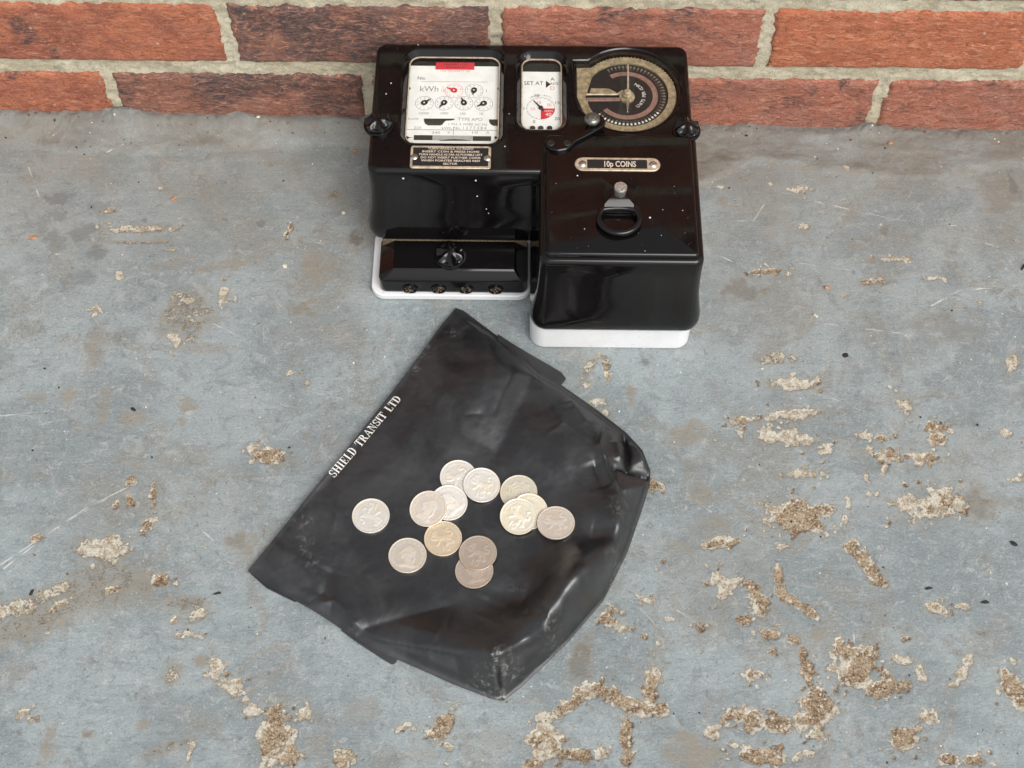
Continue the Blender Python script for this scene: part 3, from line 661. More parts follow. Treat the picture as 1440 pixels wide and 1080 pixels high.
# white back box, in the steps the photo shows
wb1 = MB(); rbox(wb1, 9.0, 139.5, -233.0, -140.0, 12, [(-1.5, 0), (0, 1.5), (0, 35)], 8); wb1.obj('coin_box_base', 'white', meter)
wb2 = MB(); rbox(wb2, -117.0, 132.0, -143.0, -14.0, 8, [(-1, 0), (0, 1.0), (0, 36)], 6); wb2.obj('back_box', 'white', meter)
wb3 = MB(); rbox(wb3, -123.5, 9.5, -187.5, -120.0, 11, [(-1.5, 0), (0, 1.2), (0, 6.0), (-0.8, 6.8)], 8); wb3.obj('back_plate', 'white', meter)
# terminal cover
tc_ = MB()
tx0, tx1, ty0, ty1 = -116.0, 7.0, -185.0, -140.0
tc_.loft([rr3(tx0+1.2, tx1-1, ty0+1, ty1, 5, 6.5), rr3(tx0, tx1, ty0, ty1, 6, 9), rr3(tx0, tx1, ty0, ty1, 6, 23), rr3(tx0+0.8, tx1-0.8, ty0+0.6, ty1, 6, 24.6),
          rr3(tx0+11.0, tx1-10, ty0+5.5, ty1-2, 1.2, 31.6), rr3(tx0+12.2, tx1-11.2, ty0+6.9, ty1-3, 1.0, 32.5), rr3(tx0+12.5, tx1-11.5, ty0+7.3, ty1-3.4, 1.0, 32.5)])
tcov = tc_.obj('terminal_cover', 'bake', meter, 18)
gp = MB(); gp.prism([(tx0+2, -150.5), (tx1-1, -150.5), (tx1-1, -148.2), (tx0+2, -148.2)], 24, 33.6, 0.4); gp.obj('gasket', 'rust', tcov)
for k, px in enumerate((577, 617, 655, 697)):
    c = at(px, 409, 10); c = np.array([c[0], ty0-0.1, 13.0])
    mb = MB(); seg = 22
    ring = lambda r, y: [(c[0]+r*math.cos(2*math.pi*i/seg), y, c[2]+r*0.92*math.sin(2*math.pi*i/seg)) for i in range(seg)]
    mb.loft([ring(6.6, ty0+0.6), ring(6.5, ty0-0.9), ring(5.6, ty0-1.3), ring(5.0, ty0-0.4), ring(4.8, ty0+0.3)], True, True)
    t_ = mb.obj('terminal', 'bake', tcov, 30)
    mb = MB(); rr_ = random.Random(k)
    for q in range(16):
        a_ = rr_.uniform(0, 6.28); d_ = 4.2*math.sqrt(rr_.random()); s_ = rr_.uniform(0.5, 1.1)
        P0 = np.array([c[0]+d_*math.cos(a_), ty0-0.5, c[2]+0.9*d_*math.sin(a_)])
        mb.add([P0+s_*np.array(v_) for v_ in ((1, 0, 0), (-1, 0, 0), (0, 0, 1), (0, 0, -1), (0, -0.9, 0), (0, 1, 0))], [(0, 2, 4), (2, 1, 4), (1, 3, 4), (3, 0, 4), (2, 0, 5), (1, 2, 5), (3, 1, 5), (0, 3, 5)])
    mb.obj('terminal_screw', 'rust', tcov, 0)
# thumb nuts: a flanged boss with a scooped, star-ridged crown
def thumb_nut(c, R, parent, rot, name='thumb_nut', tilt=0):
    mb = MB(); seg = 60
    mb.lathe(c, [(R*0.98, -0.5), (R, 0.6), (R*0.98, 1.6), (R*0.86, 2.2)], seg)
    rings = []; nl = 6
    prof = [(0.88, 1.6), (0.93, 3.2), (0.93, 5.4), (0.86, 6.8), (0.70, 7.9), (0.52, 8.6), (0.34, 9.0), (0.16, 9.2), (0.03, 9.2)]
    for r, z in prof:
        rg = []
        for i in range(seg):
            a = 2*math.pi*i/seg; s_ = 0.5-0.5*math.cos(nl*(a+math.radians(rot)))          # 0 on the ridge, 1 in the scoop
            s_ = s_**0.55
            rr_ = R*r*(1-0.10*s_*(1 if r > 0.6 else 0)); dz = -3.6*s_*math.exp(-((r-0.68)/0.27)**2)
            x, y, zz = rr_*math.cos(a), rr_*math.sin(a), z+dz
            rg.append((c[0]+x, c[1]+y, c[2]+zz+tilt*y))
        rings.append(rg)
    mb.loft(rings)
    return mb.obj(name, 'bake', parent, 32)
k1 = p2(532, 172, H+4); thumb_nut((k1[0], k1[1], H), 12.2, meter, 10)
k2 = p2(966, 180, H+4); thumb_nut((k2[0], k2[1], H), 11.3, meter, 30)
k3 = p2(633, 357, 37); thumb_nut((k3[0], k3[1], 32.6), 13.2, tcov, 20, tilt=0.1)
for px, py in ((532, 172), (966, 180)): pass

# --- recessed windows
def window_part(name, W_, rad, a, d, deep, slope_mat='bake'):
    x0, x1, y0, y1 = W_
    mb = MB(); n = 6
    rg = lambda i, z, r: rr3(x0+i, x1-i, y0+i, y1-i, r, z, n)
    mb.loft([rg(-1.4, H-0.3, rad+1.4), rg(-1.1, H+0.55, rad+1.1), rg(-0.2, H+0.75, rad), rg(0.9, H+0.3, rad-0.9), rg(a-0.6, H-d+0.3, rad-a+1.5), rg(a, H-d, rad-a+1.0), rg(a, H-deep-0.4, rad-a+1.0)], False, False)
    o = mb.obj(name, slope_mat, meter, 30)
    ins = (x0+a, x1-a, y0+a, y1-a)
    rim = MB(); q = lambda i, z: rr3(ins[0]+i, ins[1]-i, ins[2]+i, ins[3]-i, max(1.0, rad-a+1-i), z, n)
    rim.loft([q(-0.1, H-d+0.35), q(0.7, H-d+0.35), q(0.9, H-d-0.3)], False, False); rim.obj('window_trim', 'plate_brass', o)
    gl = MB(); gl.flat(rrect(ins[0]+0.2, ins[1]-0.2, ins[2]+0.2, ins[3]-0.2, max(1, rad-a), n), H-d-0.5); gl.obj('glass', 'glass', o, 0)
    cav = MB(); cav.flat(rrect(*ins, rad-a+1, n), H-deep-0.3); cav.obj('cavity_floor', 'dark', o, 0)
    return o, ins
DEEP = 9.5
PZ = H-DEEP+0.6                                  # dial card level
w1, I1 = window_part('meter_window', W1, 12, 4.2, 4.6, DEEP)
w2, I2 = window_part('rate_window', W2, 12, 4.4, 4.6, DEEP)
q = lambda px, py, dz=0.0: p2(px, py, PZ+dz)
yt1 = q(640, 93)[1]; yt2 = q(760, 101)[1]
card = MB(); card.prism([(I1[0]-1, I1[2]-6), (I1[1]+1, I1[2]-6), (I1[1]+1, yt1), (I1[0]-1, yt1)], PZ-1.0, PZ); card.obj('dial_card', 'dial', w1, 0)
card = MB(); card.prism([(I2[0]-1, I2[2]-6), (I2[1]+1, I2[2]-6), (I2[1]+1, yt2), (I2[0]-1, yt2)], PZ-1.0, PZ); card.obj('dial_card', 'dial', w2, 0)
Z1, Z2, Z3 = PZ+0.06, PZ+0.12, PZ+0.18
blk = MB(); gry = MB(); red = MB(); pnk = MB(); olv = MB(); sil = MB()
def rect(mb, px0, py0, px1, py1, z):
    a = q(px0, py0); b = q(px1, py1); mb.flat([(a[0], b[1]), (b[0], b[1]), (b[0], a[1]), (a[0], a[1])], z)
def tx(mb, s, px, py, pxh, z=Z1, width=None, align='C', ang=0):
    a = q(px, py); put_text(mb, s, a[0], a[1], z, pxh/1.25, ang, align, width=width/1.68 if width else None)
# red sticker over the top edge
st_ = MB(); a = q(613, 88.5, 0); b = q(667, 98.5, 0); st_.prism([(a[0], b[1]), (b[0], b[1]), (b[0], a[1]), (a[0], a[1])], PZ+0.3, PZ+0.7); st_.obj('red_label', 'red', w1, 0)
PR = PZ+0.78
for yy, ww in ((92.5, 32), (96.5, 26)):
    a = q(641, yy); put_text(blk, 'PROPERTY OF', a[0], a[1], PR, 1.5, 0, 'C', width=ww/1.68)
tx(pnk, 'THE PROPERTY OF', 640, 101.5, 3.0, width=42)
tx(blk, 'No.', 593, 112, 4.2, width=11)
rect(gry, 592, 114.8, 686, 115.3, Z1)
tx(gry, 'kWh', 603.5, 128.5, 7.2, width=25)
tx(pnk, '1', 623, 124, 3.4); tx(pnk, '10', 623, 129.5, 3.2); rect(pnk, 620.5, 125, 625.5, 125.5, Z1)
tx(gry, '1', 684, 130, 4.0)
dials = [(638.5, 127.8, 'red', (-9.5, -3.6)), (666.7, 127.8, 'ink', (-1.8, 6.2)), (596.8, 145.3, 'ink', (9.2, -5.0)), (624.6, 145.3, 'ink', (-6.8, 6.8)), (652.4, 145.3, 'ink', (-3.4, -7.2)), (680.2, 146.3, 'ink', (-9.2, 4.4))]
for k, (px, py, mt, (dx, dy)) in enumerate(dials):
    c = q(px, py); R_ = 7.5
    arcband(gry if mt == 'ink' else pnk, c[0], c[1], R_, R_-0.36, 0, 360, Z1, 36)
    for d_ in range(10):
        an = math.radians(90-36*d_); s_ = str(d_ if k % 2 else (10-d_) % 10)
        put_text(gry if mt == 'ink' else pnk, s_, c[0]+5.6*math.cos(an), c[1]+5.6*math.sin(an)-0.8, Z1, 1.6)
    tip = q(px+dx, py+dy)-c; L_ = min(7.0, np.linalg.norm(tip)); t_ = tip/np.linalg.norm(tip); n_ = np.array([-t_[1], t_[0]])
    P = [c+t_*L_+n_*0.25, c+t_*L_-n_*0.25, c+t_*3.0-n_*0.65, c+t_*1.8-n_*1.9, c-n_*2.4, c-t_*2.0-n_*2.0, c-t_*2.9, c-t_*2.0+n_*2.0, c+n_*2.4, c+t_*1.8+n_*1.9, c+t_*3.0+n_*0.65]
    mb = MB(); mb.prism(P, PZ+0.7, PZ+1.2)
    mb.obj('pointer', mt if mt == 'ink' else 'red', w1, 0)
    mb = MB(); mb.lathe((c[0]-0.2, c[1]-0.2, PZ+1.2), [(0.75, 0), (0.7, 0.35), (0.4, 0.55)], 12); mb.obj('pointer_pin', 'wink', w1)
for s_, px, py in (('10000', 596, 161), ('1000', 625, 161), ('100', 651, 161.5), ('10', 677, 161.5)): tx(gry, s_, px, py, 3.0)
tx(gry, 'TYPE APO', 661, 170, 4.0, width=33)
tx(gry, '1 PH. 2 WIRE AC Hz', 658, 176.5, 3.0, width=52)
tx(gry, 'No. 1 2 7 7 3 8 4', 661, 182, 3.6, width=44); tx(gry, 'kWh', 628, 182, 3.4, width=13)
tx(gry, '225', 587, 181, 2.8, width=10); tx(gry, 'Rev/kWh', 581, 168.5, 2.6, width=14)
rect(gry, 571, 182.6, 703, 183.2, Z1); a = q(638, 178); b = q(638, 190); gry.flat([(a[0]-0.2, b[1]), (a[0]+0.2, b[1]), (a[0]+0.2, a[1]), (a[0]-0.2, a[1])], Z2)
tx(gry, '240', 613, 188, 3.0, width=11); tx(gry, 'V', 631, 188, 3.0); tx(gry, '10', 668, 188, 3.0, width=8); tx(gry, 'A', 686, 188, 3.0)
# slots through the card: dark shapes with the works behind
def qp(mb, pts, z): mb.flat([tuple(q(*p)) for p in pts], z)
qp(olv, [(596, 166.8), (639.5, 167), (639, 168.6), (634, 169.6), (627, 170), (624, 172.5), (622, 175.5), (619, 176.6), (602, 176.4), (598, 174.5), (596.5, 171)], Z2)
qp(olv, [(687.5, 168), (702, 168), (702, 177), (694, 177.2), (690, 175), (688, 172)], Z2)
rect(olv, 582, 190, 608, 197.3, Z2); rect(olv, 665, 191.5, 690.5, 198.5, Z2); rect(sil, 608, 190.4, 665, 198, Z2)
qp(olv, [(618, 197.6), (628, 196.3), (640, 195.9), (652, 196.4), (662, 197.8), (662, 198.2), (618, 198.2)], Z3)
for px in (574, 698):
    qp(blk, [(px-2.5, 191.2), (px+3, 193.6), (px-2.5, 196)], Z2); rect(blk, px-3.5, 193.3, px+6, 193.9, Z2)
for px in (575, 702):
    c = q(px, 124.5); blk.flat(circ(c[0], c[1], 1.5, 14), Z2)
blk.obj('black_print', 'ink', w1, 0); gry.obj('grey_print', 'greyink', w1, 0); pnk.obj('red_print', 'pink', w1, 0); olv.obj('slot', 'olive', w1, 0); sil.obj('rotor_disc', 'dialgrey', w1, 0)
# rate window print
blk = MB(); gry = MB(); red = MB(); pnk = MB()
tx(blk, 'SET AT', 750.5, 119.5, 5.0, width=26)
tx(blk, 'A', 777, 113.5, 4.4); tx(blk, 'RATE', 780, 119.6, 3.4, width=11); tx(pnk, 'D', 777, 126.5, 4.8)
qp(blk, [(767.6, 113.5), (774.5, 118.5), (767.6, 123.8)], Z2)
gc = q(760.5, 152.5)
for k, ch_ in enumerate('UNUSED UNITS'):
    an = math.radians(125-70*k/11); put_text(gry, ch_, gc[0]+13.2*math.cos(an), gc[1]+13.2*math.sin(an), Z1, 1.7, math.degrees(an)-90)
for s_, px, py in (('10', 755, 136.5), ('15', 784, 146.5), ('20', 783.5, 169), ('5', 736.5, 154.5), ('0', 751, 173)): tx(blk if s_ != '5' else gry, s_, px, py, 3.8)
arcband(gry, gc[0], gc[1], 11.6, 11.3, 0, 270, Z1, 40)
for a_ in range(0, 271, 18): 
    an = math.radians(a_); p0 = gc+10.6*np.array([math.cos(an), math.sin(an)]); arcband(gry, gc[0], gc[1], 11.3, 10.3, a_-0.8, a_+0.8, Z1, 1)
v_ = [(gc[0], gc[1])]+circ(gc[0], gc[1], 11.5, 16, -90, 0); red.flat(v_, Z2)
for s_, px, py in (('10', 758, 146), ('20', 749, 155), ('30', 772, 149.5)): tx(pnk, s_, px, py, 3.6)
wht = MB(); tx(wht, 'UNITS', 771.5, 157.5, 2.2, Z3, width=11); tx(wht, '40', 771, 163.5, 4.4, Z3); wht.obj('white_print', 'dial', w2, 0)
blk.obj('black_print', 'ink', w2, 0); gry.obj('grey_print', 'greyink', w2, 0); red.obj('red_sector', 'red', w2, 0); pnk.obj('red_print', 'pink', w2, 0)
tp = q(750.5, 142.5); t_ = (tp-gc)/np.linalg.norm(tp-gc); n_ = np.array([-t_[1], t_[0]])
mb = MB(); mb.prism([tp+n_*0.2, tp-n_*0.2, gc-n_*0.75, gc-t_*3.4-n_*0.8, gc-t_*3.4+n_*0.8, gc+n_*0.75], PZ+0.9, PZ+1.3); mb.lathe((gc[0], gc[1], PZ+0.5), [(1.9, 0), (1.9, 0.9), (1.3, 1.2)], 16); mb.obj('pointer', 'ink', w2, 0)
bt = MB()
for px in (749, 760.5, 773):
    c = q(px, 180.2); bt.lathe((c[0], c[1]-1.0, PZ), [(2.2, 0), (2.2, 1.6), (1.6, 2.0)], 14)
bt.obj('stud', 'dark', w2)

# --- coin dial: recess, brass ring, black face
DZ = H-7.0
rec = MB(); P0 = ccw(dial_outline(DR+3.0, DR+2.6))
lv = lambda P, z: [(x, y, z) for x, y in P]
rec.loft([lv(inset(P0, -1.2), H-0.3), lv(inset(P0, -0.9), H+0.5), lv(P0, H+0.6), lv(inset(P0, 0.9), H-0.2), lv(inset(P0, 1.3), H-2.0), lv(inset(P0, 2.6), H-2.4), lv(inset(P0, 3.0), DZ-1.5)], False, True)
cdl = rec.obj('coin_dial', 'bake', meter, 30)
br = MB(); outer = ccw(dial_outline(DR-1.2, DR-1.0)); no = len(outer)
inner = []
for x, y in outer:
    a_ = math.atan2(y-DC[1], x-DC[0]); inner.append((DC[0]+33.8*math.cos(a_), DC[1]+33.8*math.sin(a_)))
br.loft([lv(outer, DZ-1.0), lv(outer, DZ+0.8), lv(inset(outer, 0.5), DZ+1.2), lv(inner, DZ+1.2), lv(inner, DZ-1.0)], False, False)
ring_ = br.obj('brass_ring', 'brass', cdl, 35)
tth = MB()
for k in range(26):                              # knurled rim, far side
    a_ = math.radians(125-k*4.2); tth.lathe((DC[0]+(DR-1.0)*math.cos(a_), DC[1]+(DR-1.0)*math.sin(a_), DZ-0.5), [(0.6, 0), (0.6, 1.2), (0.4, 1.5)], 8)
tth.obj('knurl', 'brass', cdl)
fc = MB(); fc.lathe((DC[0], DC[1], DZ-1.0), [(33.7, 0), (33.7, 0.5), (33.4, 0.7)], 64); fc.obj('dial_face', 'dark', cdl, 30)
FZ = DZ-0.24
cp = MB(); arcband(cp, DC[0], DC[1], 25.4, 21.2, 122, -140, FZ, 64); cp.obj('copper_scale', 'copper', cdl, 0)
mk = MB(); mk2 = MB()
for k in range(44):
    a_ = 118-k*5.95
    if a_ < -142: break
    arcband(mk2 if k < 26 else mk, DC[0], DC[1], 31.6, 29.6, a_-1.5, a_+1.3, FZ, 2)
    an = math.radians(a_); put_text(mk2, str(k % 10), DC[0]+27.6*math.cos(an), DC[1]+27.6*math.sin(an), FZ, 1.9, a_-90)
    arcband(mk2, DC[0], DC[1], 24.8, 21.6, a_-0.22, a_+0.22, FZ+0.05, 1) if k % 2 else None
mk.obj('white_marks', 'wink', cdl, 0); mk2.obj('aged_marks', 'dimtan', cdl, 0)
lt = MB()
for k, ch_ in enumerate('UNITS PER COIN'):
    if ch_ == ' ': continue
    a_ = -52+k*8.2; an = math.radians(a_); put_text(lt, ch_, DC[0]+15.6*math.cos(an), DC[1]+15.6*math.sin(an), FZ, 2.9, a_+90 if True else 0)
lt.obj('lettering', 'wink', cdl, 0)
# slot bars from the left, hub, needle
def strip(mb, p, q_, w0, w1, z0, z1):
    p = np.array(p); q_ = np.array(q_); t = (q_-p)/np.linalg.norm(q_-p); n_ = np.array([-t[1], t[0]])
    mb.prism([p+n_*w0, q_+n_*w1, q_-n_*w1, p-n_*w0], z0, z1, 0.25)
f2 = lambda px, py: p2(px, py, DZ+2)
mb = MB(); strip(mb, f2(824, 132.2), f2(869, 132), 0.9, 0.9, DZ+1.0, DZ+2.4); strip(mb, f2(869, 132), f2(876, 127.5), 0.9, 0.9, DZ+1.0, DZ+2.4); mb.obj('pointer_arm', 'plate_brass', cdl, 30)
mb = MB(); strip(mb, f2(824, 139), f2(872, 138.6), 1.7, 1.5, DZ+0.2, DZ+1.6); mb.obj('pointer_arm', 'copper', cdl, 30)
mb = MB(); mb.prism([f2(831, 122), f2(856, 122.5), f2(866, 127.5), f2(866, 129), f2(829, 129)], DZ-0.3, DZ+0.5, 0.2); mb.obj('backing_plate', 'brass', cdl, 30)
hc = p2(882, 133.5, DZ+3)
mb = MB(); mb.lathe((hc[0], hc[1], DZ-0.4), [(6.4, 0), (6.4, 2.0), (5.6, 2.8), (4.2, 3.0), (4.0, 5.0), (3.2, 5.8), (2.8, 7.6), (1.8, 8.4), (0.4, 8.6)], 28); mb.obj('hub', 'brass', cdl, 35)
nx0, nx1 = p2(883.2, 91, DZ+5), p2(882.6, 157.5, DZ+5)
mb = MB(); strip(mb, nx0, p2(883.4, 125, DZ+7), 0.65, 0.85, DZ+4.6, DZ+5.4); mb.obj('needle', 'plate_brass', cdl, 30)
mb = MB(); strip(mb, p2(883, 140, DZ+6), nx1, 1.6, 0.35, DZ+4.2, DZ+5.2); mb.obj('needle', 'steel', cdl, 30)
mb = MB(); mb.flat(inset(P0, 1.6), H-1.9); mb.obj('glass', 'glass', cdl, 0)

# --- lever with a bright knob
lvp = [(766.5, 192), (766.5, 200), (769, 206), (775, 210), (785, 211.5), (796, 209.5), (802.5, 206), (806, 201.5), (810, 198), (817, 194.5), (833, 186.5), (848, 177.5), (852, 171), (848, 163), (838, 158), (828, 160), (824, 167), (829, 175), (826, 181), (815, 187), (802, 191), (785, 190)]
mb = MB(); P = [tuple(p2(px, py, LZ+3)) for px, py in lvp]; mb.prism(P, LZ-1.0, LZ+3.0, 0.7); lev = mb.obj('lever', 'bake', meter, 30)
kc = p2(833, 165, LZ+8)
mb = MB(); mb.lathe((kc[0], kc[1], LZ+2.4), [(3.5, 0), (3.6, 1.0), (5.6, 1.6), (6.3, 2.6), (6.2, 4.0), (5.4, 5.4), (4.0, 6.2), (3.4, 6.3), (3.0, 7.0), (1.6, 7.4), (0.3, 7.5)], 32); mb.obj('lever_knob', 'dullsteel', lev, 40)
for px, py in ((774.5, 201.5), (797.5, 201.5)):
    c = p2(px, py, LZ+3.4); mb = MB(); mb.lathe((c[0], c[1], LZ+2.8), [(3.0, 0), (2.9, 0.9), (2.2, 1.3), (1.7, 1.2), (1.5, 0.5), (0.2, 0.5)], 20); mb.obj('screw', 'dark', lev, 35)

# --- plates with lettering
def plate(name, px0, py0, px1, py1, z, r, fill_in, lines, screws, mat='plate_brass', fill_rect=None, ang=0):
    a = p2(px0, py0, z); b = p2(px1, py1, z); x0, x1, y0, y1 = a[0], b[0], b[1], a[1]
    mb = MB(); rbox(mb, x0, x1, y0, y1, r, [(0, z-1.0), (0, z+0.6), (-0.3, z+0.9)], 6); o = mb.obj(name, mat, meter, 30)
    fr = fill_rect or (x0+fill_in, x1-fill_in, y0+fill_in, y1-fill_in)
    mb = MB(); rbox(mb, *fr, 0.6, [(0, z+0.7), (0, z+0.98)], 3); mb.obj('enamel_field', 'dark', o, 0)
    mb = MB()
    for s_, fx, fy, cap, wd in lines: put_text(mb, s_, x0+(x1-x0)*fx, y0+(y1-y0)*fy, z+1.05, cap, 0, 'C', width=wd, bold=0.02)
    mb.obj('lettering', 'tan', o, 0)
    for fx, fy, rr_ in screws:
        mb = MB(); mb.lathe((x0+(x1-x0)*fx, y0+(y1-y0)*fy, z+0.7), [(rr_, 0), (rr_, 0.5), (rr_*0.8, 1.1), (rr_*0.35, 1.45), (0.1, 1.5)], 20); mb.obj('screw', 'steel', o, 40)
    return o, (x0, x1, y0, y1)
Wp = p2(690, 220, H)[0]-p2(578, 220, H)[0]
plate('instruction_plate', 578, 205.5, 690, 238, H, 2.2, 2.0,
      [('TURN HANDLE TO RIGHT', .5, .825, 1.9, Wp*.58), ('INSERT COIN & PRESS HOME', .5, .69, 1.9, Wp*.72), ('TURN HANDLE AS FAR AS POSSIBLE LEFT', .5, .555, 1.9, Wp*.80), ('DO NOT INSERT FURTHER COINS', .5, .42, 1.9, Wp*.75), ('WHEN POINTER REACHES RED', .5, .285, 1.9, Wp*.74), ('SECTOR', .5, .145, 1.9, Wp*.18)],
      [(.05, .48, 2.9), (.955, .46, 2.9)])
a = p2(808, 222, LZ); b = p2(929, 241.5, LZ); cx_ = (a[0]+b[0])/2
plate('coin_plate', 808, 222, 929, 241.5, LZ, 6.6, 2.0, [('10p COINS', .53, .29, 5.4, (b[0]-a[0])*.37)], [(.09, .5, 3.1), (.915, .5, 3.1)], fill_rect=(a[0]+(b[0]-a[0])*.145, a[0]+(b[0]-a[0])*.845, b[1]+2.1, a[1]-2.1))

# --- pin and pull ring on the lid
pb = p2(870.5, 284, LZ); 
mb = MB(); mb.lathe((pb[0], pb[1], LZ-0.5), [(4.0, 0), (4.0, 8), (4.4, 13), (5.0, 17.0), (5.0, 18.6), (4.5, 19.4), (0.2, 19.6)], 26); mb.obj('latch_pin', 'pin', meter, 35)
rc = p2(870.5, 309, LZ+3)
mb = MB(); pts = []
for k in range(40):
    a_ = 2*math.pi*k/40; rx, ry = 15.2, 13.0
    x, y = rx*math.cos(a_), ry*math.sin(a_)
    if y > 7.5: y = 7.5+(y-7.5)*0.25
    pts.append((rc[0]+x, rc[1]+y, LZ+3.4+0.10*(y+13)))
mb.tube(pts, 2.3, 12, True)
pr = mb.obj('pull_ring', 'bake', meter, 50)
mb = MB(); bx = rc[0]; by = rc[1]
mb.loft([[(x, y, LZ+z) for x, y, z in P_] for P_ in (
    [(bx-11, by+8.0, 1), (bx+11, by+8.0, 1), (bx+11, by+8.0, 7.4), (bx-11, by+8.0, 7.4)],
    [(bx-11.5, by+10.0, 0), (bx+11.5, by+10.0, 0), (bx+11.0, by+10.0, 9.0), (bx-11.0, by+10.0, 9.0)],
    [(bx-9, by+14, 0), (bx+9, by+14, 0), (bx+7, by+14, 11), (bx-7, by+14, 11)],
    [(bx-6, by+20, 0), (bx+6, by+20, 0), (bx+4.2, by+20, 8), (bx-4.2, by+20, 8)])])
mb.obj('ring_neck', 'bake', pr, 20)
mb = MB(); mb.lathe((pb[0], pb[1]+1.5, LZ-0.4), [(12.5, 0), (12.0, 1.0), (10.0, 1.8), (8.0, 1.9)], 36); mb.obj('latch_boss', 'bake', meter, 30)
# stray drops of white paint on the bakelite
sp = MB(); rs = random.Random(5)
def drop(px, py, z, r, e=1.0):
    c = p2(px, py, z); r *= 0.75; sp.lathe((c[0], c[1], z), [(r, 0.0), (r*0.8, 0.25), (r*0.2, 0.35)], 8)
for px, py, r in ((588, 63, .6), (550, 117, .75), (543, 132, .8), (710, 206, .7), (716, 160, .5), (738, 79, .5)): drop(px, py, H+0.02, r)
for px, py, r in ((812, 247, .8), (914, 306, 1.0), (822, 322, .5), (782, 258, .3), (932, 295, .4), (960, 296, .5), (930, 331, .4), (907, 353, .4), (948, 262, .3)): drop(px, py, LZ+0.02, r)
for k in range(14): drop(rs.uniform(770, 975), rs.uniform(250, 355), LZ+0.02, rs.uniform(.10, .2))
for k in range(12): drop(rs.uniform(535, 960), rs.uniform(60, 68), H+0.02, rs.uniform(.1, .2))
def vdrop(px, py, Y, r):
    d = _fw+_R*(px-720)/FPX-_U*(py-540)/FPX; t = (Y-CAM[1])/d[1]; c = CAM+t*d
    sp.add([(c[0]+r*math.cos(k*0.785), c[1], c[2]+1.5*r*math.sin(k*0.785)) for k in range(8)]+[(c[0], c[1]-0.3, c[2])], [(k, (k+1) % 8, 8) for k in range(8)])
for px, py, r in ((567, 251, .8), (669, 254, .7), (671, 276, .6), (637, 284, .5), (692, 288, .5), (684, 294, .5), (687, 300, .45), (651, 316, .45), (664, 316, .45)): vdrop(px, py, -146.6 if py < 290 else -148.2, r)
o = sp.obj('paint_drops', 'speck', meter); o['kind'] = 'stuff'

# ------------------------------------------------------------------ CASH BAG
def poly_at(pts): return np.array([at(px, py, z) for px, py, z in pts])
def resample(P, n):
    d = np.concatenate([[0], np.cumsum(np.linalg.norm(np.diff(P[:, :2], axis=0), axis=1))]); t = np.linspace(0, d[-1], n)
    return np.stack([np.interp(t, d, P[:, k]) for k in range(3)], 1)
NU, NV = 280, 270
cL = resample(poly_at([(641, 433, 3), (620, 458, 5), (590, 500, 7), (560, 540, 8), (530, 579, 8), (475, 648, 8), (430, 702, 8), (390, 752, 7), (349, 802, 5)]), NU)
cR = resample(poly_at([(914, 662, 5), (913, 682, 3), (901, 720, 1.5), (882, 775, 1.5), (863, 814, 2), (847, 845, 1.5), (800, 900, 1.5), (775, 925, 1.5), (735, 963, 1.5), (707, 985, 2)]), NU)
dT = resample(poly_at([(641, 433, 3), (652, 437, 3), (680, 458, 3), (710, 481, 3), (735, 502, 4), (760, 525, 6), (790, 542, 4), (840, 577, 3), (880, 608, 4), (903, 633, 5), (914, 662, 5)]), NV)
dB = resample(poly_at([(349, 802, 5), (372, 820, 4), (395, 832, 4), (440, 857, 4), (500, 896, 4), (545, 920, 4), (600, 944, 3), (640, 962, 2.5), (690, 981, 2), (707, 985, 2)]), NV)
uu = np.linspace(0, 1, NU)[:, None, None]; vv = np.linspace(0, 1, NV)[None, :, None]
PB = (1-vv)*cL[:, None]+vv*cR[:, None]+(1-uu)*dT[None]+uu*dB[None]-((1-uu)*(1-vv)*cL[0]+(1-uu)*vv*dT[-1]+uu*(1-vv)*dB[0]+uu*vv*cR[-1])
BX, BY = PB[..., 0], PB[..., 1]
RIDGE = [(868, 662, 15), (872, 700, 20), (873, 740, 22), (867, 780, 20), (861, 811, 18), (842, 832, 21), (820, 853, 24), (797, 876, 27), (775, 896, 29), (755, 903, 28), (738, 909, 28), (718, 918, 30), (699, 929, 32), (670, 926, 26), (640, 921, 20), (600, 914, 14), (560, 907, 9.5), (525, 900, 7), (497, 894, 5)]
ctl = [(600, 560, 10), (650, 500, 12), (690, 500, 15), (700, 545, 16), (640, 600, 10.5), (560, 650, 9), (480, 720, 8.5), (430, 785, 7), (640, 690, 7.5), (690, 640, 9), (745, 560, 12), (760, 600, 15), (800, 630, 16), (835, 620, 17), (850, 690, 21), (800, 690, 12), (780, 740, 9), (730, 715, 8), (660, 760, 7), (620, 720, 7), (570, 760, 7), (520, 725, 7.5), (520, 800, 8.5), (600, 820, 7.5), (700, 810, 9), (760, 790, 11), (840, 760, 18), (861, 808, 19), (825, 848, 24), (775, 893, 28), (740, 905, 28), (699, 929, 31), (690, 880, 18), (650, 915, 22), (600, 908, 15), (550, 895, 10), (500, 875, 8), (440, 835, 6), (640, 855, 9), (740, 845, 14), (873, 735, 22), (878, 645, 13), (800, 570, 10), (750, 528, 11), (690, 470, 8), (660, 455, 6), (400, 780, 7), (470, 800, 7.5), (560, 830, 8)]
cp_ = np.concatenate([poly_at(ctl), poly_at(RIDGE), cL[::14], cR[::14], dT[::14], dB[::14]])
_, ui = np.unique(np.round(cp_[:, :2], 0), axis=0, return_index=True); cp_ = cp_[ui]
def kern(r): return np.sqrt(r*r+81.0)
D_ = np.hypot(cp_[:, None, 0]-cp_[None, :, 0], cp_[:, None, 1]-cp_[None, :, 1]); n_c = len(cp_)
Pm = np.column_stack([np.ones(n_c), cp_[:, 0]/100, cp_[:, 1]/100])
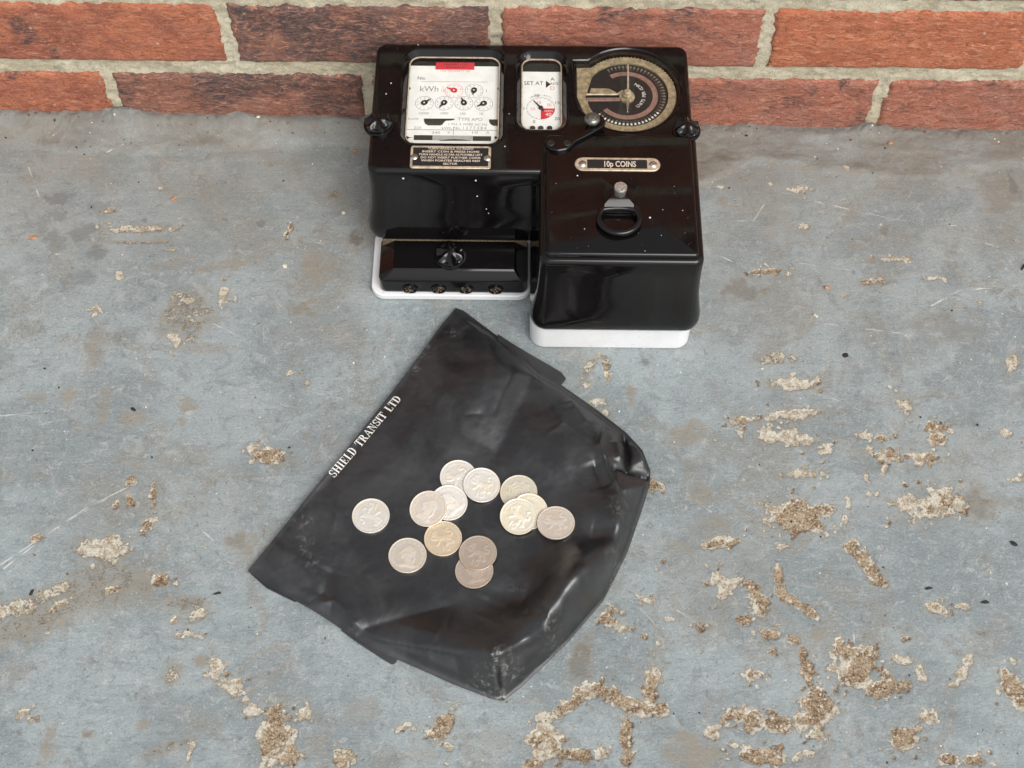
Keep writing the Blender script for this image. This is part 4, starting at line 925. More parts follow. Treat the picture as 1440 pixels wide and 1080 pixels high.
Am = np.block([[kern(D_)-np.eye(n_c)*0.25, Pm], [Pm.T, np.zeros((3, 3))]])
wts = np.linalg.solve(Am, np.concatenate([cp_[:, 2], np.zeros(3)]))
CREASE = [  # (pixel line with heights, amplitude mm, half width mm)
    ([(866, 690, 15), (873, 740, 16), (861, 811, 15)], 2.6, 6), ([(861, 811, 15), (820, 855, 18), (775, 897, 21), (738, 908, 21), (699, 929, 24)], 3.2, 6), ([(699, 929, 24), (640, 918, 15), (560, 905, 9), (500, 893, 6)], 1.8, 7),
    ([(752, 527, 9), (735, 560, 11), (712, 610, 11), (690, 650, 9)], -2.2, 13), ([(700, 478, 6), (690, 520, 10), (668, 570, 10), (630, 630, 9), (590, 680, 8)], 1.8, 20), ([(757, 530, 9), (790, 600, 13), (800, 680, 12)], 2.2, 14),
    ([(850, 600, 11), (843, 630, 15), (858, 668, 17), (868, 690, 18)], 4.5, 3.0), ([(878, 610, 8), (884, 640, 10), (881, 664, 10)], -5.5, 2.2), ([(881, 664, 10), (860, 662, 14)], -3.0, 2.2), ([(866, 662, 13), (890, 666, 9), (914, 673, 5)], -4.2, 2.0), ([(892, 622, 8), (905, 655, 9)], 3.4, 4), ([(835, 650, 14), (850, 690, 17)], -3.4, 5), ([(870, 690, 15), (893, 684, 10), (912, 680, 5)], 3.0, 4), ([(866, 620, 12), (872, 650, 13)], 2.6, 4),
    ([(437, 852, 5), (470, 846, 6), (487, 862, 6), (503, 890, 6)], 2.0, 4.5), ([(505, 888, 6), (560, 872, 8), (640, 850, 8)], -2.4, 7), ([(470, 800, 7), (450, 840, 6)], -1.3, 8), ([(699, 929, 22), (702, 955, 12), (706, 982, 3)], -2.6, 1.4), ([(690, 927, 20), (696, 960, 11)], 1.2, 4), ([(714, 930, 20), (712, 962, 10)], 1.2, 4),
    ([(620, 940, 5), (660, 935, 12), (699, 930, 20)], 1.2, 4), ([(690, 840, 9), (660, 890, 12)], -1.6, 10), ([(775, 897, 20), (760, 860, 13), (745, 840, 12)], 2.0, 5), ([(770, 880, 18), (735, 870, 14)], -1.8, 6), ([(825, 850, 18), (800, 800, 12)], -1.0, 9), ([(865, 750, 15), (830, 745, 12)], -1.2, 5), ([(600, 490, 7), (520, 600, 8), (440, 705, 8)], -0.9, 6), ([(390, 770, 6), (430, 790, 7), (480, 840, 6)], 0.8, 7),
    ([(610, 560, 9), (560, 640, 9), (500, 700, 8)], 0.8, 16), ([(660, 460, 4), (640, 520, 8)], -0.7, 10), ([(800, 560, 8), (830, 600, 12)], 1.6, 6), ([(560, 880, 8), (620, 900, 12)], 1.2, 7), ([(880, 690, 12), (890, 720, 7)], -1.2, 4)]
def add_creases(z, x, y, lst):
    for pts, amp, hw in lst:
        Q = poly_at(pts); segs = len(Q)-1; best = np.full(x.shape, 1e9); tt = np.zeros(x.shape)
        for s_ in range(segs):
            d = (Q[s_+1]-Q[s_])[:2]; t = np.clip(((x-Q[s_, 0])*d[0]+(y-Q[s_, 1])*d[1])/(d @ d), 0, 1)
            ds = np.hypot(x-Q[s_, 0]-t*d[0], y-Q[s_, 1]-t*d[1]); up = ds < best
            tt = np.where(up, (s_+t)/segs, tt); best = np.where(up, ds, best)
        z = z+1.45*amp*np.exp(-np.sqrt(best**2+0.25*hw*hw*0.12)/hw)*np.clip(np.minimum(tt, 1-tt)*5+0.35, 0, 1)
    return z
def bag_raw(X, Y):
    X = np.asarray(X, float); Y = np.asarray(Y, float); sh_ = X.shape; x = X.ravel(); y = Y.ravel()
    z = wts[n_c]+wts[n_c+1]*x/100+wts[n_c+2]*y/100
    for k in range(n_c): z = z+wts[k]*kern(np.hypot(x-cp_[k, 0], y-cp_[k, 1]))
    z = add_creases(z, x, y, CREASE)
    return z.reshape(sh_)
edge_t = np.minimum(np.minimum(uu[..., 0], 1-uu[..., 0]), np.minimum(vv[..., 0], 1-vv[..., 0]))
def side_facets(X, Y, Zin):
    """outside the ridge the bag falls straight to its foot"""
    Rg = resample(poly_at(RIDGE), 160); foot = np.concatenate([cR, dB[::-1]])
    x = X.ravel(); y = Y.ravel(); z = Zin.ravel().copy()
    # signed side of the ridge: the ridge runs clockwise, the foot lies to its left
    dr = np.full(x.shape, 1e9); zr = np.zeros(x.shape); sg = np.zeros(x.shape)
    for k in range(len(Rg)-1):
        d = (Rg[k+1]-Rg[k])[:2]; t = np.clip(((x-Rg[k, 0])*d[0]+(y-Rg[k, 1])*d[1])/(d @ d), 0, 1)
        ds = np.hypot(x-Rg[k, 0]-t*d[0], y-Rg[k, 1]-t*d[1]); up = ds < dr
        cr = d[0]*(y-Rg[k, 1])-d[1]*(x-Rg[k, 0])
        dr = np.where(up, ds, dr); zr = np.where(up, Rg[k, 2]+t*(Rg[k+1, 2]-Rg[k, 2]), zr); sg = np.where(up, cr, sg)
    ends = (np.hypot(x-Rg[0, 0], y-Rg[0, 1]) < dr+1e-6) | (np.hypot(x-Rg[-1, 0], y-Rg[-1, 1]) < dr+1e-6)
    de = np.full(x.shape, 1e9); ze = np.zeros(x.shape)
    for k in range(0, len(foot), 2):
        ds = np.hypot(x-foot[k, 0], y-foot[k, 1]); up = ds < de; de = np.where(up, ds, de); ze = np.where(up, foot[k, 2], ze)
    zs = (zr*de+ze*dr)/(dr+de+1e-6)
    out = (sg > 0) & (~ends) & (dr < 60)
    z = np.where(out, zs+0.35*(z-zs)*sstep(0, 10, np.minimum(dr, de)), z)
    # the last millimetres inside the ridge climb to it, so the edge stays crisp
    ins = (~out) & (dr < 14) & (~ends)
    z = np.where(ins, np.maximum(z, zr-dr*0.55), z)
    return z.reshape(X.shape)
BZ = bag_raw(BX, BY)+2.4*(fbm(BX, BY, 55, 2, 2)-0.5)*sstep(0, 0.12, edge_t)+0.8*(fbm(BX, BY, 26, 4, 3)-0.5)+0.25*(fbm(BX, BY, 9, 3, 2)-0.5)
rc_ = random.Random(77); POST = [([(699, 929, 30), (702, 955, 15), (706, 983, 3)], -4.0, 1.1), ([(691, 929, 26), (698, 980, 4)], 1.6, 3.0), ([(711, 927, 26), (711, 975, 5)], 1.6, 3.0),
        ([(880, 664, 11), (898, 667, 8), (914, 672, 5)], -3.2, 1.6), ([(874, 690, 18), (895, 690, 8), (910, 684, 4)], 1.8, 3), ([(876, 735, 18), (892, 740, 5)], -1.2, 3), ([(868, 780, 18), (880, 785, 4)], 1.0, 3), ([(818, 856, 22), (826, 870, 6)], -1.4, 3), ([(775, 897, 26), (784, 912, 6)], 1.4, 3), ([(740, 910, 26), (752, 940, 6)], -1.4, 4), ([(640, 922, 18), (648, 960, 4)], -1.4, 5), ([(600, 915, 12), (606, 940, 4)], 1.0, 4),
        ([(612, 472, 6), (545, 563, 8), (470, 660, 8), (372, 782, 7)], -0.55, 1.0)]
for k in range(46):                                                    # short accidental creases
    px, py = rc_.uniform(400, 860), rc_.uniform(470, 920); a_ = rc_.choice([0.9, -0.9, 2.2, 0.2])+rc_.gauss(0, 0.35); L_ = rc_.uniform(18, 60)
    if 480 < px < 830 and 630 < py < 840: continue
    POST.append(([(px, py, 9), (px+0.5*L_*math.cos(a_)+rc_.uniform(-4, 4), py+0.5*L_*math.sin(a_), 9), (px+L_*math.cos(a_), py+L_*math.sin(a_), 9)], rc_.uniform(-0.55, 0.55), rc_.uniform(1.2, 3.0)))
BZ = side_facets(BX, BY, BZ)
BZ = add_creases(BZ.ravel(), BX.ravel(), BY.ravel(), POST).reshape(BX.shape)+0.5*(fbm(BX, BY, 12, 5, 3)-0.5)
Zb = PB[..., 2]
kx = sstep(0, 0.030, edge_t)
BZ = np.maximum(BZ*kx+Zb*(1-kx), 1.2)
bag_c = np.array([-40.0, -380.0, 0.0])
def bag_z(x, y):
    """surface height by nearest grid vertices"""
    x = np.atleast_1d(x); y = np.atleast_1d(y); out = np.zeros(len(x))
    for k in range(len(x)):
        d2 = (BX-x[k])**2+(BY-y[k])**2; i = np.argpartition(d2.ravel(), 4)[:4]; wgt = 1/(d2.ravel()[i]+0.05); out[k] = (BZ.ravel()[i]*wgt).sum()/wgt.sum()
    return out
bv = np.stack([BX, BY, BZ], -1).reshape(-1, 3).tolist(); g_ = np.arange(NU*NV).reshape(NU, NV)
bf = [tuple(t) for t in np.stack([g_[:-1, :-1], g_[1:, :-1], g_[1:, 1:], g_[:-1, 1:]], -1).reshape(-1, 4)]
ringi = list(g_[:, 0])+list(g_[-1, 1:])+list(g_[::-1, -1][1:])+list(g_[0, ::-1][1:-1])
rp = np.array([bv[i] for i in ringi]); cen = rp[:, :2].mean(0)
def shrink(d): v_ = cen-rp[:, :2]; return rp[:, :2]+v_/np.linalg.norm(v_, axis=1)[:, None]*d
prev = ringi
for dd, zfun in ((-0.5, lambda z: np.maximum(z-0.7, 0.9)), (0.4, lambda z: np.maximum(z-1.6, 0.7)), (5.0, lambda z: np.maximum(z*0.35, 0.45)), (12.0, lambda z: z*0+0.4)):
    S_ = shrink(dd); zz = zfun(rp[:, 2]); b0 = len(bv)
    bv += [(S_[k, 0], S_[k, 1], zz[k]) for k in range(len(rp))]
    cur = list(range(b0, b0+len(rp)))
    for k in range(len(rp)):
        j = (k+1) % len(rp); bf.append((prev[k], cur[k], cur[j], prev[j]))
    prev = cur
bf.append(tuple(prev))
if True:
    me_n = 0
bag = empty('cash_bag', bag_c)
tag(bag, 'creased black vinyl cash bag with white lettering lying on the grey floor', 'bag')
body = obj('bag_body', bv, [tuple(reversed(f)) for f in bf] if False else bf, 'vinyl', bag, 0)
bmm = bmesh.new(); bmm.from_mesh(body.data); bmesh.ops.recalc_face_normals(bmm, faces=bmm.faces[:]); bmm.to_mesh(body.data); bmm.free()
body.data.shade_smooth(); body.data.set_sharp_from_angle(angle=math.radians(55))
# scuffs: worn, dusty places on the vinyl
sc_a = np.zeros(len(body.data.vertices)); bvn = np.array(bv)
for px, py, z, r, amt in ((636, 468, 6, 4, .8), (430, 730, 8, 9, .5), (425, 765, 8, 7, .6), (438, 790, 7, 6, .5), (699, 930, 23, 7, .9), (683, 965, 8, 9, .9), (718, 945, 14, 9, .7), (775, 895, 20, 9, .5), (870, 720, 16, 10, .35), (865, 790, 15, 8, .4), (590, 500, 8, 8, .35), (600, 480, 6, 6, .5), (660, 980, 3, 7, .7), (706, 982, 3, 5, .9), (729, 826, 10, 5, .4), (860, 815, 14, 5, .7), (583, 520, 8, 5, .5), (498, 892, 6, 5, .4)):
    c = at(px, py, z); sc_a = np.maximum(sc_a, amt*np.exp(-((bvn[:, 0]-c[0])**2+(bvn[:, 1]-c[1])**2)/(r*r)))
a = body.data.attributes.new('scuff', 'FLOAT_COLOR', 'POINT'); a.data.foreach_set('color', np.column_stack([sc_a]*3+[np.ones(len(sc_a))]).astype(np.float32).ravel())
# hem edges that stick out from under the top layer
def hem(name, pts_o, pts_i, z0, z1):
    mb = MB(); O = [at(px, py, z1)[:2] for px, py in pts_o]; I = [at(px, py, z1)[:2] for px, py in pts_i]; n = len(O)
    rings = []
    for k in range(n):
        o_, i_ = O[k], I[k]; m_ = o_*0.97+i_*0.03
        rings.append([(i_[0], i_[1], z0), (o_[0], o_[1], z0), (o_[0]+0.0, o_[1], (z0+z1)/2), (m_[0], m_[1], z1), (i_[0], i_[1], z1+0.6)])
    mb.loft(rings); return mb.obj(name, 'vinyl', bag, 50)
hem('hem', [(700, 469), (720, 482), (745, 497), (770, 511), (790, 523), (796, 531), (788, 541)], [(700, 490), (715, 503), (735, 518), (755, 532), (772, 542), (780, 546), (782, 548)], 0.6, 3.4)
hem('hem', [(480, 886), (500, 901), (520, 914), (540, 927), (551, 933), (556, 931)], [(490, 880), (510, 893), (530, 906), (548, 916), (556, 920), (560, 924)], 0.6, 3.2)
hem('hem', [(352, 806), (362, 815), (374, 826), (386, 832), (396, 837), (415, 846)], [(372, 806), (380, 812), (390, 818), (400, 824), (410, 830), (428, 838)], 0.6, 2.0)
# lettering in a bold roman face, draped on the bag
def g_rect(x0, y0, x1, y1): return [(x0, y0), (x1, y0), (x1, y1), (x0, y1)]
def g_arc(cx, cy, ro, ri, a0, a1, n=14):
    o_, i_ = [], []
    for k in range(n+1):
        a_ = math.radians(a0+(a1-a0)*k/n); o_.append((cx+ro[0]*math.cos(a_), cy+ro[1]*math.sin(a_))); i_.append((cx+ri[0]*math.cos(a_), cy+ri[1]*math.sin(a_)))
    return [[o_[k], o_[k+1], i_[k+1], i_[k]] for k in range(n)]
def stem(x, w_=0.17, s=0.08): return [g_rect(x, 0, x+w_, 1), g_rect(x-s, 0, x+w_+s, 0.055), g_rect(x-s, 0.945, x+w_+s, 1)]
GL = {
    'S': (0.58, g_arc(0.29, 0.735, (0.25, 0.265), (0.115, 0.205), 25, 265)+g_arc(0.29, 0.27, (0.27, 0.27), (0.125, 0.205), -155, 90)+[g_rect(0.50, 0.66, 0.545, 0.97), g_rect(0.02, 0.03, 0.065, 0.36)]),
    'H': (0.86, stem(0.12)+stem(0.57)+[g_rect(0.29, 0.47, 0.57, 0.54)]),
    'I': (0.42, stem(0.12)),
    'E': (0.70, stem(0.12)+[g_rect(0.29, 0, 0.62, 0.06), g_rect(0.29, 0.94, 0.60, 1), g_rect(0.29, 0.475, 0.47, 0.535), g_rect(0.58, 0, 0.63, 0.28), g_rect(0.56, 0.74, 0.605, 1), g_rect(0.44, 0.38, 0.485, 0.63)]),
    'L': (0.66, stem(0.12)+[g_rect(0.29, 0, 0.60, 0.06), g_rect(0.56, 0, 0.61, 0.30)]),
    'D': (0.80, stem(0.12)+g_arc(0.36, 0.5, (0.36, 0.5), (0.19, 0.44), -90, 90)+[g_rect(0.29, 0, 0.37, 0.06), g_rect(0.29, 0.94, 0.37, 1)]),
    'T': (0.68, [g_rect(0.255, 0, 0.425, 1), g_rect(0.17, 0, 0.51, 0.055), g_rect(0.03, 0.94, 0.65, 1), g_rect(0.03, 0.70, 0.075, 1), g_rect(0.605, 0.70, 0.65, 1)]),
    'R': (0.80, stem(0.12)+g_arc(0.36, 0.745, (0.27, 0.255), (0.11, 0.195), -90, 90)+[g_rect(0.29, 0.49, 0.37, 0.55), g_rect(0.29, 0.94, 0.37, 1), [(0.36, 0.50), (0.53, 0.50), (0.74, 0.03), (0.57, 0.0)], g_rect(0.57, 0, 0.78, 0.055)]),
    'A': (0.78, [[(0.08, 0), (0.145, 0), (0.40, 0.90), (0.36, 1.0)], [(0.36, 1.0), (0.45, 1.0), (0.73, 0), (0.55, 0)], g_rect(0.22, 0.30, 0.58, 0.36), g_rect(0.0, 0, 0.24, 0.055), g_rect(0.47, 0, 0.80, 0.055)]),
    'N': (0.86, [g_rect(0.15, 0, 0.21, 1), g_rect(0.62, 0, 0.68, 1), g_rect(0.05, 0, 0.31, 0.055), g_rect(0.03, 0.945, 0.30, 1), g_rect(0.53, 0.945, 0.78, 1), [(0.13, 1), (0.32, 1), (0.68, 0.05), (0.66, 0)]]),
    ' ': (0.48, []),
}
txt = 'SHIELD TRANSIT LTD'
total = sum(GL[c][0] for c in txt)
pa = at(470.5, 671.5, 8.5); pe = at(565.5, 560.5, 8.5); dvec = (pe-pa)[:2]; Ltx = np.linalg.norm(dvec); tdir = dvec/Ltx; ndir = np.array([-tdir[1], tdir[0]])
kx_ = Ltx/total; cap = 6.9
lv_, lf_ = [], []; cx_ = 0.0
for ch_ in txt:
    wd, polys = GL[ch_]
    for pl in polys:
        base = len(lv_)
        if area(pl) < 0: pl = pl[::-1]
        for (gx, gy) in pl: lv_.append(pa[:2]+tdir*(cx_+gx)*kx_+ndir*gy*cap)
        lf_.append(tuple(range(base, base+len(pl))))
    cx_ += wd
lv_ = np.array(lv_); lz = bag_z(lv_[:, 0], lv_[:, 1])+0.30
obj('lettering', np.column_stack([lv_, lz]), lf_, 'wink', bag, 0)

# ------------------------------------------------------------------ COINS
CR_, CT = 14.25, 1.85
def seg_d(X, Y, a, b):
    a = np.array(a); b = np.array(b); d = b-a; t = np.clip(((X-a[0])*d[0]+(Y-a[1])*d[1])/(d @ d+1e-9), 0, 1)
    return np.hypot(X-a[0]-t*d[0], Y-a[1]-t*d[1])
def relief(kind, X, Y):
    """relief height 0..1 on a coin of radius 14.25 mm"""
    r = np.hypot(X, Y); th = np.arctan2(Y, X); h = np.zeros_like(X)
    def cap_(pts, rad, k=1.0):
        nonlocal h
        for (a, b) in zip(pts[:-1], pts[1:]):
            d = seg_d(X, Y, a, b); h = np.maximum(h, k*np.sqrt(np.clip(1-(d/rad)**2, 0, 1)))
    if kind == 'lion':
        cap_([(-3.6, 0.8), (-1, 0.4), (2.2, 0.2), (4.2, 0.6)], 2.3)                       # trunk
        cap_([(-4.0, 1.6), (-5.0, 3.4), (-5.6, 4.6)], 1.9)                                # neck, mane
        cap_([(-5.4, 4.4), (-7.2, 4.0)], 1.5); cap_([(-6.6, 6.2), (-4.6, 6.4)], 1.1)      # head, crown
        cap_([(-4.2, 0.2), (-7.4, 0.6), (-8.8, 2.0)], 1.0)                                # raised paw
        cap_([(-2.6, -0.6), (-4.2, -3.4), (-5.4, -4.4)], 1.1); cap_([(3.6, -0.4), (2.2, -2.8), (3.4, -4.8), (1.8, -5.2)], 1.15); cap_([(4.4, -0.2), (5.6, -2.6), (7.2, -4.2), (5.8, -5.0)], 1.1)
        cap_([(5.0, 1.2), (7.4, 2.2), (7.0, 4.4), (4.4, 4.8), (3.2, 6.4), (4.6, 7.6)], 0.75)   # tail
        dd = np.hypot((X-1.9)/1.35, (Y+8.0)/2.1); h = np.maximum(h, np.clip(1-np.abs(dd-1)*2.6, 0, 1)); cap_([(-1.6, -9.9), (-1.6, -6.1)], 0.62)
        leg = (np.abs(r-11.4) < 1.0)*(Y > -6)*(np.sin(th*34) > -0.3)*0.55
    elif kind == 'head':
        cap_([(0.0, 3.2), (0.6, 1.6)], 4.6); cap_([(0.4, 5.4), (3.0, 3.6)], 3.0)
        cap_([(-3.6, 3.4), (-5.2, 1.4)], 1.2); cap_([(-3.6, 0.2), (-3.2, -1.2)], 1.9); cap_([(0.2, -1.5), (1.2, -6.0)], 3.0); cap_([(-3.4, -8.2), (0.5, -7.4), (5.0, -8.0)], 2.0)
        cap_([(4.2, 2.2), (5.4, -1.6), (4.4, -5.6)], 0.9)
        h = h*(0.75+0.5*vn(X, Y, 1.6, 3))
        leg = (np.abs(r-11.3) < 1.05)*(Y > -9)*(np.sin(th*38) > -0.25)*0.55
    else:
        h = 0.55+0.45*np.cos(r*2.4)*(0.6+0.4*np.cos(th*6)); h = np.maximum(h*(r < 8.5), 0)
        h = np.maximum(h, ((np.cos(th*10) > 0.2)*(np.abs(r-9.2) < 1.0))*0.7)
        leg = (np.abs(r-11.6) < 0.9)*(np.sin(th*36) > -0.2)*0.55
    h = np.maximum(h, leg)
    bead = (np.abs(r-13.05) < 0.35)*(0.35+0.25*np.sin(th*80))
    h = np.maximum(h, bead)
    rim = sstep(13.2, 13.6, r)
    return np.clip(np.maximum(h*0.85, rim), 0, 1)
def coin_mesh(kind, wearv):
    nr, na = 46, 132
    rr_ = np.concatenate([np.linspace(0.35, 13.3, nr-6), [13.5, 13.75, 13.95, 14.1, 14.2, 14.25]])
    aa = np.arange(na)*2*math.pi/na
    Rg, Ag = np.meshgrid(rr_, aa, indexing='ij'); X = Rg*np.cos(Ag); Y = Rg*np.sin(Ag)
    hh = relief(kind, X, Y)
    for _ in range(1):
        hh = (hh+np.roll(hh, 1, 1)+np.roll(hh, -1, 1)+np.vstack([hh[:1], hh[:-1]])+np.vstack([hh[1:], hh[-1:]]))/5
    Zt = CT-0.22+0.22*hh*wearv; Zt[-3:] = np.array([CT-0.03, CT-0.12, CT-0.28])[:, None]
    vs_ = np.stack([X, Y, Zt], -1).reshape(-1, 3).tolist(); hv = hh.reshape(-1).tolist(); fs = []
    for i in range(nr-1):
        for j in range(na):
            k = (j+1) % na; fs.append((i*na+j, (i+1)*na+j, (i+1)*na+k, i*na+k))
    c0 = len(vs_); vs_.append([0, 0, float(Zt[0].mean())]); hv.append(float(hh[0].mean()))
    for j in range(na): fs.append((c0, j, (j+1) % na))
    o0 = (nr-1)*na
    b1 = len(vs_)
    for z_, r_ in ((0.28, 14.25), (0.05, 14.05)):
        for j in range(na): vs_.append([r_*math.cos(aa[j]), r_*math.sin(aa[j]), z_]); hv.append(0.8)
    for j in range(na):
        k = (j+1) % na; fs.append((o0+j, b1+j, b1+k, o0+k)); fs.append((b1+j, b1+na+j, b1+na+k, b1+k))
    fs.append(tuple(b1+na+j for j in reversed(range(na))))
    me_ = bpy.data.meshes.new('coin'); me_.from_pydata((np.array(vs_)*MM).tolist(), [], fs); me_.validate()
    me_.shade_smooth(); me_.set_sharp_from_angle(angle=math.radians(60))
    at_ = me_.attributes.new('relief', 'FLOAT_COLOR', 'POINT'); h4 = np.column_stack([hv, hv, hv, np.ones(len(hv))]); at_.data.foreach_set('color', h4.astype(np.float32).ravel())
    return me_
CM = {k: coin_mesh(k, 1.0) for k in ('lion', 'head', 'rose')}
TINT = {'silver': mat_coin('cupronickel_silver', (0.82, 0.775, 0.70), 0.92, 0.40), 'warm': mat_coin('cupronickel_warm', (0.82, 0.735, 0.63), 0.90, 0.40), 'gold': mat_coin('cupronickel_gold', (0.78, 0.64, 0.46), 0.88, 0.40),
        'yellow': mat_coin('cupronickel_yellow', (0.80, 0.735, 0.59), 0.90, 0.40), 'brown': mat_coin('cupronickel_brown', (0.58, 0.48, 0.39), 0.88, 0.36), 'grey': mat_coin('cupronickel_grey', (0.74, 0.67, 0.57), 0.86, 0.40)}
placed = []      # (centre, normal)
def surf(x, y):
    z = bag_z(x, y)
    for c, n in placed:
        ins = np.hypot(x-c[0], y-c[1]) < CR_*0.97
        zt = c[2]-(n[0]*(x-c[0])+n[1]*(y-c[1]))/n[2]+CT
        z = np.where(ins, np.maximum(z, zt), z)
    return z
def coin(px, py, zguess, kind, tint, rot, label, tilt=None):
    c = at(px, py, zguess+1.2)
    an = np.arange(20)*2*math.pi/20
    sx = np.concatenate([CR_*0.98*np.cos(an), CR_*0.55*np.cos(an[::2]), [0]]); sy = np.concatenate([CR_*0.98*np.sin(an), CR_*0.55*np.sin(an[::2]), [0]])
    z = surf(c[0]+sx, c[1]+sy); n = len(sx)
    best = None
    I_, J_, K_ = np.array([(i, j, k) for i in range(n) for j in range(i+1, n) for k in range(j+1, n)]).T
    x1, y1, z1 = sx[I_], sy[I_], z[I_]; x2, y2, z2 = sx[J_]-x1, sy[J_]-y1, z[J_]-z1; x3, y3, z3 = sx[K_]-x1, sy[K_]-y1, z[K_]-z1
    det = x2*y3-x3*y2; ok = np.abs(det) > 20
    det = np.where(ok, det, 1); b = (z2*y3-z3*y2)/det; cc = (x2*z3-x3*z2)/det; a0 = z1-b*x1-cc*y1
    viol = (z[None, :]-(a0[:, None]+b[:, None]*sx[None]+cc[:, None]*sy[None])).max(1)
    sco = np.where(ok & (viol < 0.03), a0, 1e9); k = int(np.argmin(sco))
    a0, b, cc = (a0[k], b[k], cc[k]) if sco[k] < 1e8 else (z.max(), 0, 0)
    nrm = np.array([-b, -cc, 1.0]); nrm /= np.linalg.norm(nrm)
    ctr = np.array([c[0], c[1], a0+0.04]); placed.append((ctr, nrm))
    key = kind+tint
    if key not in CM:
        CM[key] = CM[kind].copy(); CM[key].materials.clear(); CM[key].materials.append(TINT[tint])
    o = bpy.data.objects.new('coin', CM[key]); COL.objects.link(o)
    qn = Vector((0, 0, 1)).rotation_difference(Vector(nrm)).to_matrix().to_4x4()
    M_ = Matrix.Translation(Vector(ctr*MM)) @ qn @ Matrix.Rotation(math.radians(rot), 4, 'Z')
    o.matrix_world = M_
    tag(o, label, 'coin', 'old ten pence coins on the black bag')
    return o
coin(521.5, 725.4, 8, 'lion', 'silver', 168, 'bright silver coin lying alone at the left, nearest the white lettering')
coin(573, 780.8, 8, 'head', 'grey', -8, 'grey coin with a worn portrait, lowest at the left of the group')
coin(644.5, 671.5, 8, 'lion', 'silver', 30, 'pale coin at the top of the group, tucked under two others')
coin(631, 706, 10, 'head', 'silver', 40, 'pale coin half covered by a pinkish portrait coin on its left')
coin(623, 757, 8, 'lion', 'gold', 15, 'orange-gold coin just below the pinkish portrait coin')
coin(602.2, 714.7, 11, 'head', 'warm', -35, 'pinkish worn portrait coin overlapping a pale and a golden coin')
coin(677.2, 681.2, 10, 'lion', 'silver', -12, 'silvery lion coin at the top, lying over the edge of a paler coin')
coin(729.5, 692, 9, 'rose', 'yellow', 0, 'yellowish coin with a ringed pattern, uppermost of the right cluster')
coin(744, 718, 11, 'head', 'yellow', 20, 'yellowish coin mostly hidden in the middle of the right cluster')
coin(729.5, 725, 12, 'lion', 'yellow', -38, 'pale yellow coin lying on top of the right cluster')
coin(781.6, 738, 10, 'lion', 'warm', 4, 'pinkish beige lion coin marked 10 at the far right')
coin(667, 803, 8, 'head', 'brown', 10, 'brownish coin at the bottom, half covered by a darker coin')
coin(672, 777, 11, 'lion', 'brown', -18, 'dark brown coin marked 10 tilted over another at the bottom')

# ------------------------------------------------------------------ LOOSE BITS ON THE FLOOR
def lump_mesh(sx, sy, sz, seed):
    bm_ = bmesh.new(); bmesh.ops.create_icosphere(bm_, subdivisions=1, radius=1.0); r_ = random.Random(seed)
    for v in bm_.verts:
        f = r_.uniform(0.65, 1.15); v.co = Vector((v.co.x*sx*f, v.co.y*sy*f, max(v.co.z, -0.45)*sz*f))
    V_ = [v.co[:] for v in bm_.verts]; F_ = [tuple(x.index for x in f.verts) for f in bm_.faces]; bm_.free(); return np.array(V_), F_
def bit(name, px, py, sx, sy, sz, rot, mat, label, cat, group=None):
    c = at(px, py, 1); V_, F_ = lump_mesh(sx, sy, sz, int(px*7+py)); a_ = math.radians(rot)
    Rm = np.array([[math.cos(a_), -math.sin(a_), 0], [math.sin(a_), math.cos(a_), 0], [0, 0, 1]])
    z = floor_z(c[0], c[1]); o = obj(name, V_ @ Rm.T+np.array([c[0], c[1], z+0.35*sz]), F_, mat, None, 30, origin=(c[0], c[1], z))
    tag(o, label, cat, group); return o
G_ = 'chips of grit and brick lying on the floor'
bit('wood_chip', 45, 334, 6.2, 2.6, 1.6, 18, 'chip_o', 'small oblong orange chip on the floor near the left edge', 'chip', G_)
bit('brick_chip', 245, 279, 3.4, 2.2, 1.8, 30, 'chip_o', 'small orange and white chip left of the meter, nearest the wall marks', 'chip', G_)
bit('brick_chip', 499, 212, 3.2, 2.0, 1.8, 5, 'chip_o', 'small tan chip beside the upper left corner of the meter', 'chip', G_)
bit('paint_chip', 401, 374, 2.4, 3.0, 1.2, 20, 'chip_w', 'small white angular flake on the floor left of the meter', 'chip', G_)
bit('paint_chip', 483, 299, 1.9, 2.4, 1.2, 60, 'chip_w', 'tiny white flake close to the left side of the meter', 'chip', G_)
bit('brick_chip', 1163, 404, 2.6, 2.2, 1.8, 0, 'chip_o', 'tiny orange chip on the floor right of the meter, upper of two', 'chip', G_)
bit('paint_chip', 1147, 443, 2.6, 1.6, 1.4, -40, 'chip_w', 'tiny cream chip on the floor right of the meter, lower of two', 'chip', G_)
bit('leaf_scrap', 1189, 499, 3.4, 2.4, 0.9, 10, 'chip_d', 'small dark leaf scrap on the floor right of the bag and meter', 'leaf scrap', G_)
bit('leaf_scrap', 1426, 764, 4.2, 2.2, 1.0, -40, 'chip_d', 'small black leaf scrap near the right edge of the floor', 'leaf scrap', G_)
bit('leaf_scrap', 187, 575, 3.6, 1.6, 1.0, -35, 'chip_d', 'small black scrap on the floor left of the lettered bag edge', 'leaf scrap', G_)
bit('brick_chip', 1251, 204, 3.2, 2.0, 1.6, 30, 'chip_o', 'small orange chip at the foot of the wall right of the meter', 'chip', G_)
bit('twig', 1439, 375, 5.0, 1.3, 1.2, 55, 'chip_d', 'short dark twig cut off by the right edge of the picture', 'twig', G_)
bit('leaf_scrap', 1386, 846, 4.2, 1.6, 1.0, 5, 'chip_d', 'small dark scrap on the floor at the lower right', 'leaf scrap', G_)
bit('leaf_scrap', 1306, 827, 3.4, 1.3, 0.9, 8, 'chip_d', 'slim dark scrap left of another scrap at the lower right', 'leaf scrap', G_)
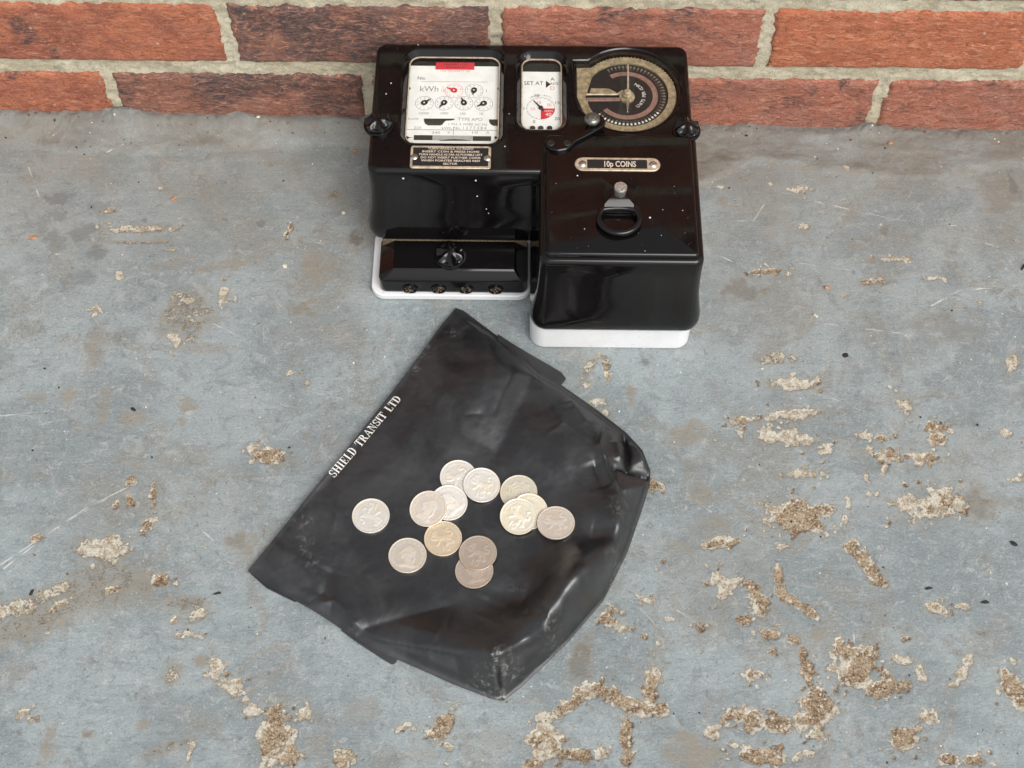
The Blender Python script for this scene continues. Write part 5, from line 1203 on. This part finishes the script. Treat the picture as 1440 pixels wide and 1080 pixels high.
bit('leaf_scrap', 305, 834, 4.0, 1.2, 0.9, 12, 'chip_d', 'slim black scrap on the floor left of the bag corner', 'leaf scrap', G_)
bit('leaf_scrap', 44, 833, 3.6, 1.5, 1.0, 60, 'chip_d', 'small black scrap on the pale smear near the left edge', 'leaf scrap', G_)
gm = MB(); rg_ = random.Random(21)
def grit(px, py, s, seed):
    c = at(px, py, 0)
    V_, F_ = lump_mesh(s*rg_.uniform(.7, 1.5), s*rg_.uniform(.6, 1.1), s*0.7, seed); z = floor_z(c[0], c[1]); a_ = rg_.uniform(0, 6.28)
    Rm = np.array([[math.cos(a_), -math.sin(a_), 0], [math.sin(a_), math.cos(a_), 0], [0, 0, 1]]); return V_ @ Rm.T+np.array([c[0], c[1], z+0.25*s]), F_
gms = {k: MB() for k in ('chip_d', 'chip_w', 'chip_b', 'chip_o')}
for k in range(330):
    while True:
        px, py = rg_.uniform(0, 1440), rg_.uniform(170, 1078) if rg_.random() < .7 else rg_.uniform(165, 260)
        if not (505 < px < 1000 and py < 500): break
    mt = rg_.choices(['chip_d', 'chip_w', 'chip_b', 'chip_o'], [5, 4, 2.2, .8])[0]
    gms[mt].add(*grit(px, py, rg_.choice([.35, .4, .5, .65, 1.0]), k))
for k in range(100):
    x_ = rg_.uniform(-480, 470)
    if -128 < x_ < 145: continue
    y_ = -abs(rg_.gauss(0, 9))-1.5; s_ = rg_.choice([.4, .5, .7, .9, 1.4]); mt = rg_.choices(['chip_d', 'chip_w', 'chip_b', 'chip_o'], [3, 1.2, 5, 1])[0]
    V_, F_ = lump_mesh(s_*rg_.uniform(.7, 1.6), s_*rg_.uniform(.6, 1.1), s_*0.8, k+900); gms[mt].add(V_+np.array([x_, y_, floor_z(x_, y_)+0.3*s_]), F_)
for mt, nm in (('chip_d', 'dark_grit'), ('chip_w', 'pale_grit'), ('chip_b', 'brown_grit'), ('chip_o', 'brick_grit')):
    o = gms[mt].obj(nm, mt, None, 30); o['kind'] = 'stuff'
    tag(o, {'chip_d': 'fine dark grit scattered over the painted floor', 'chip_w': 'fine pale paint grit scattered over the floor', 'chip_b': 'fine brown grit scattered over the floor', 'chip_o': 'fine orange brick grit scattered over the floor'}[mt], 'grit')
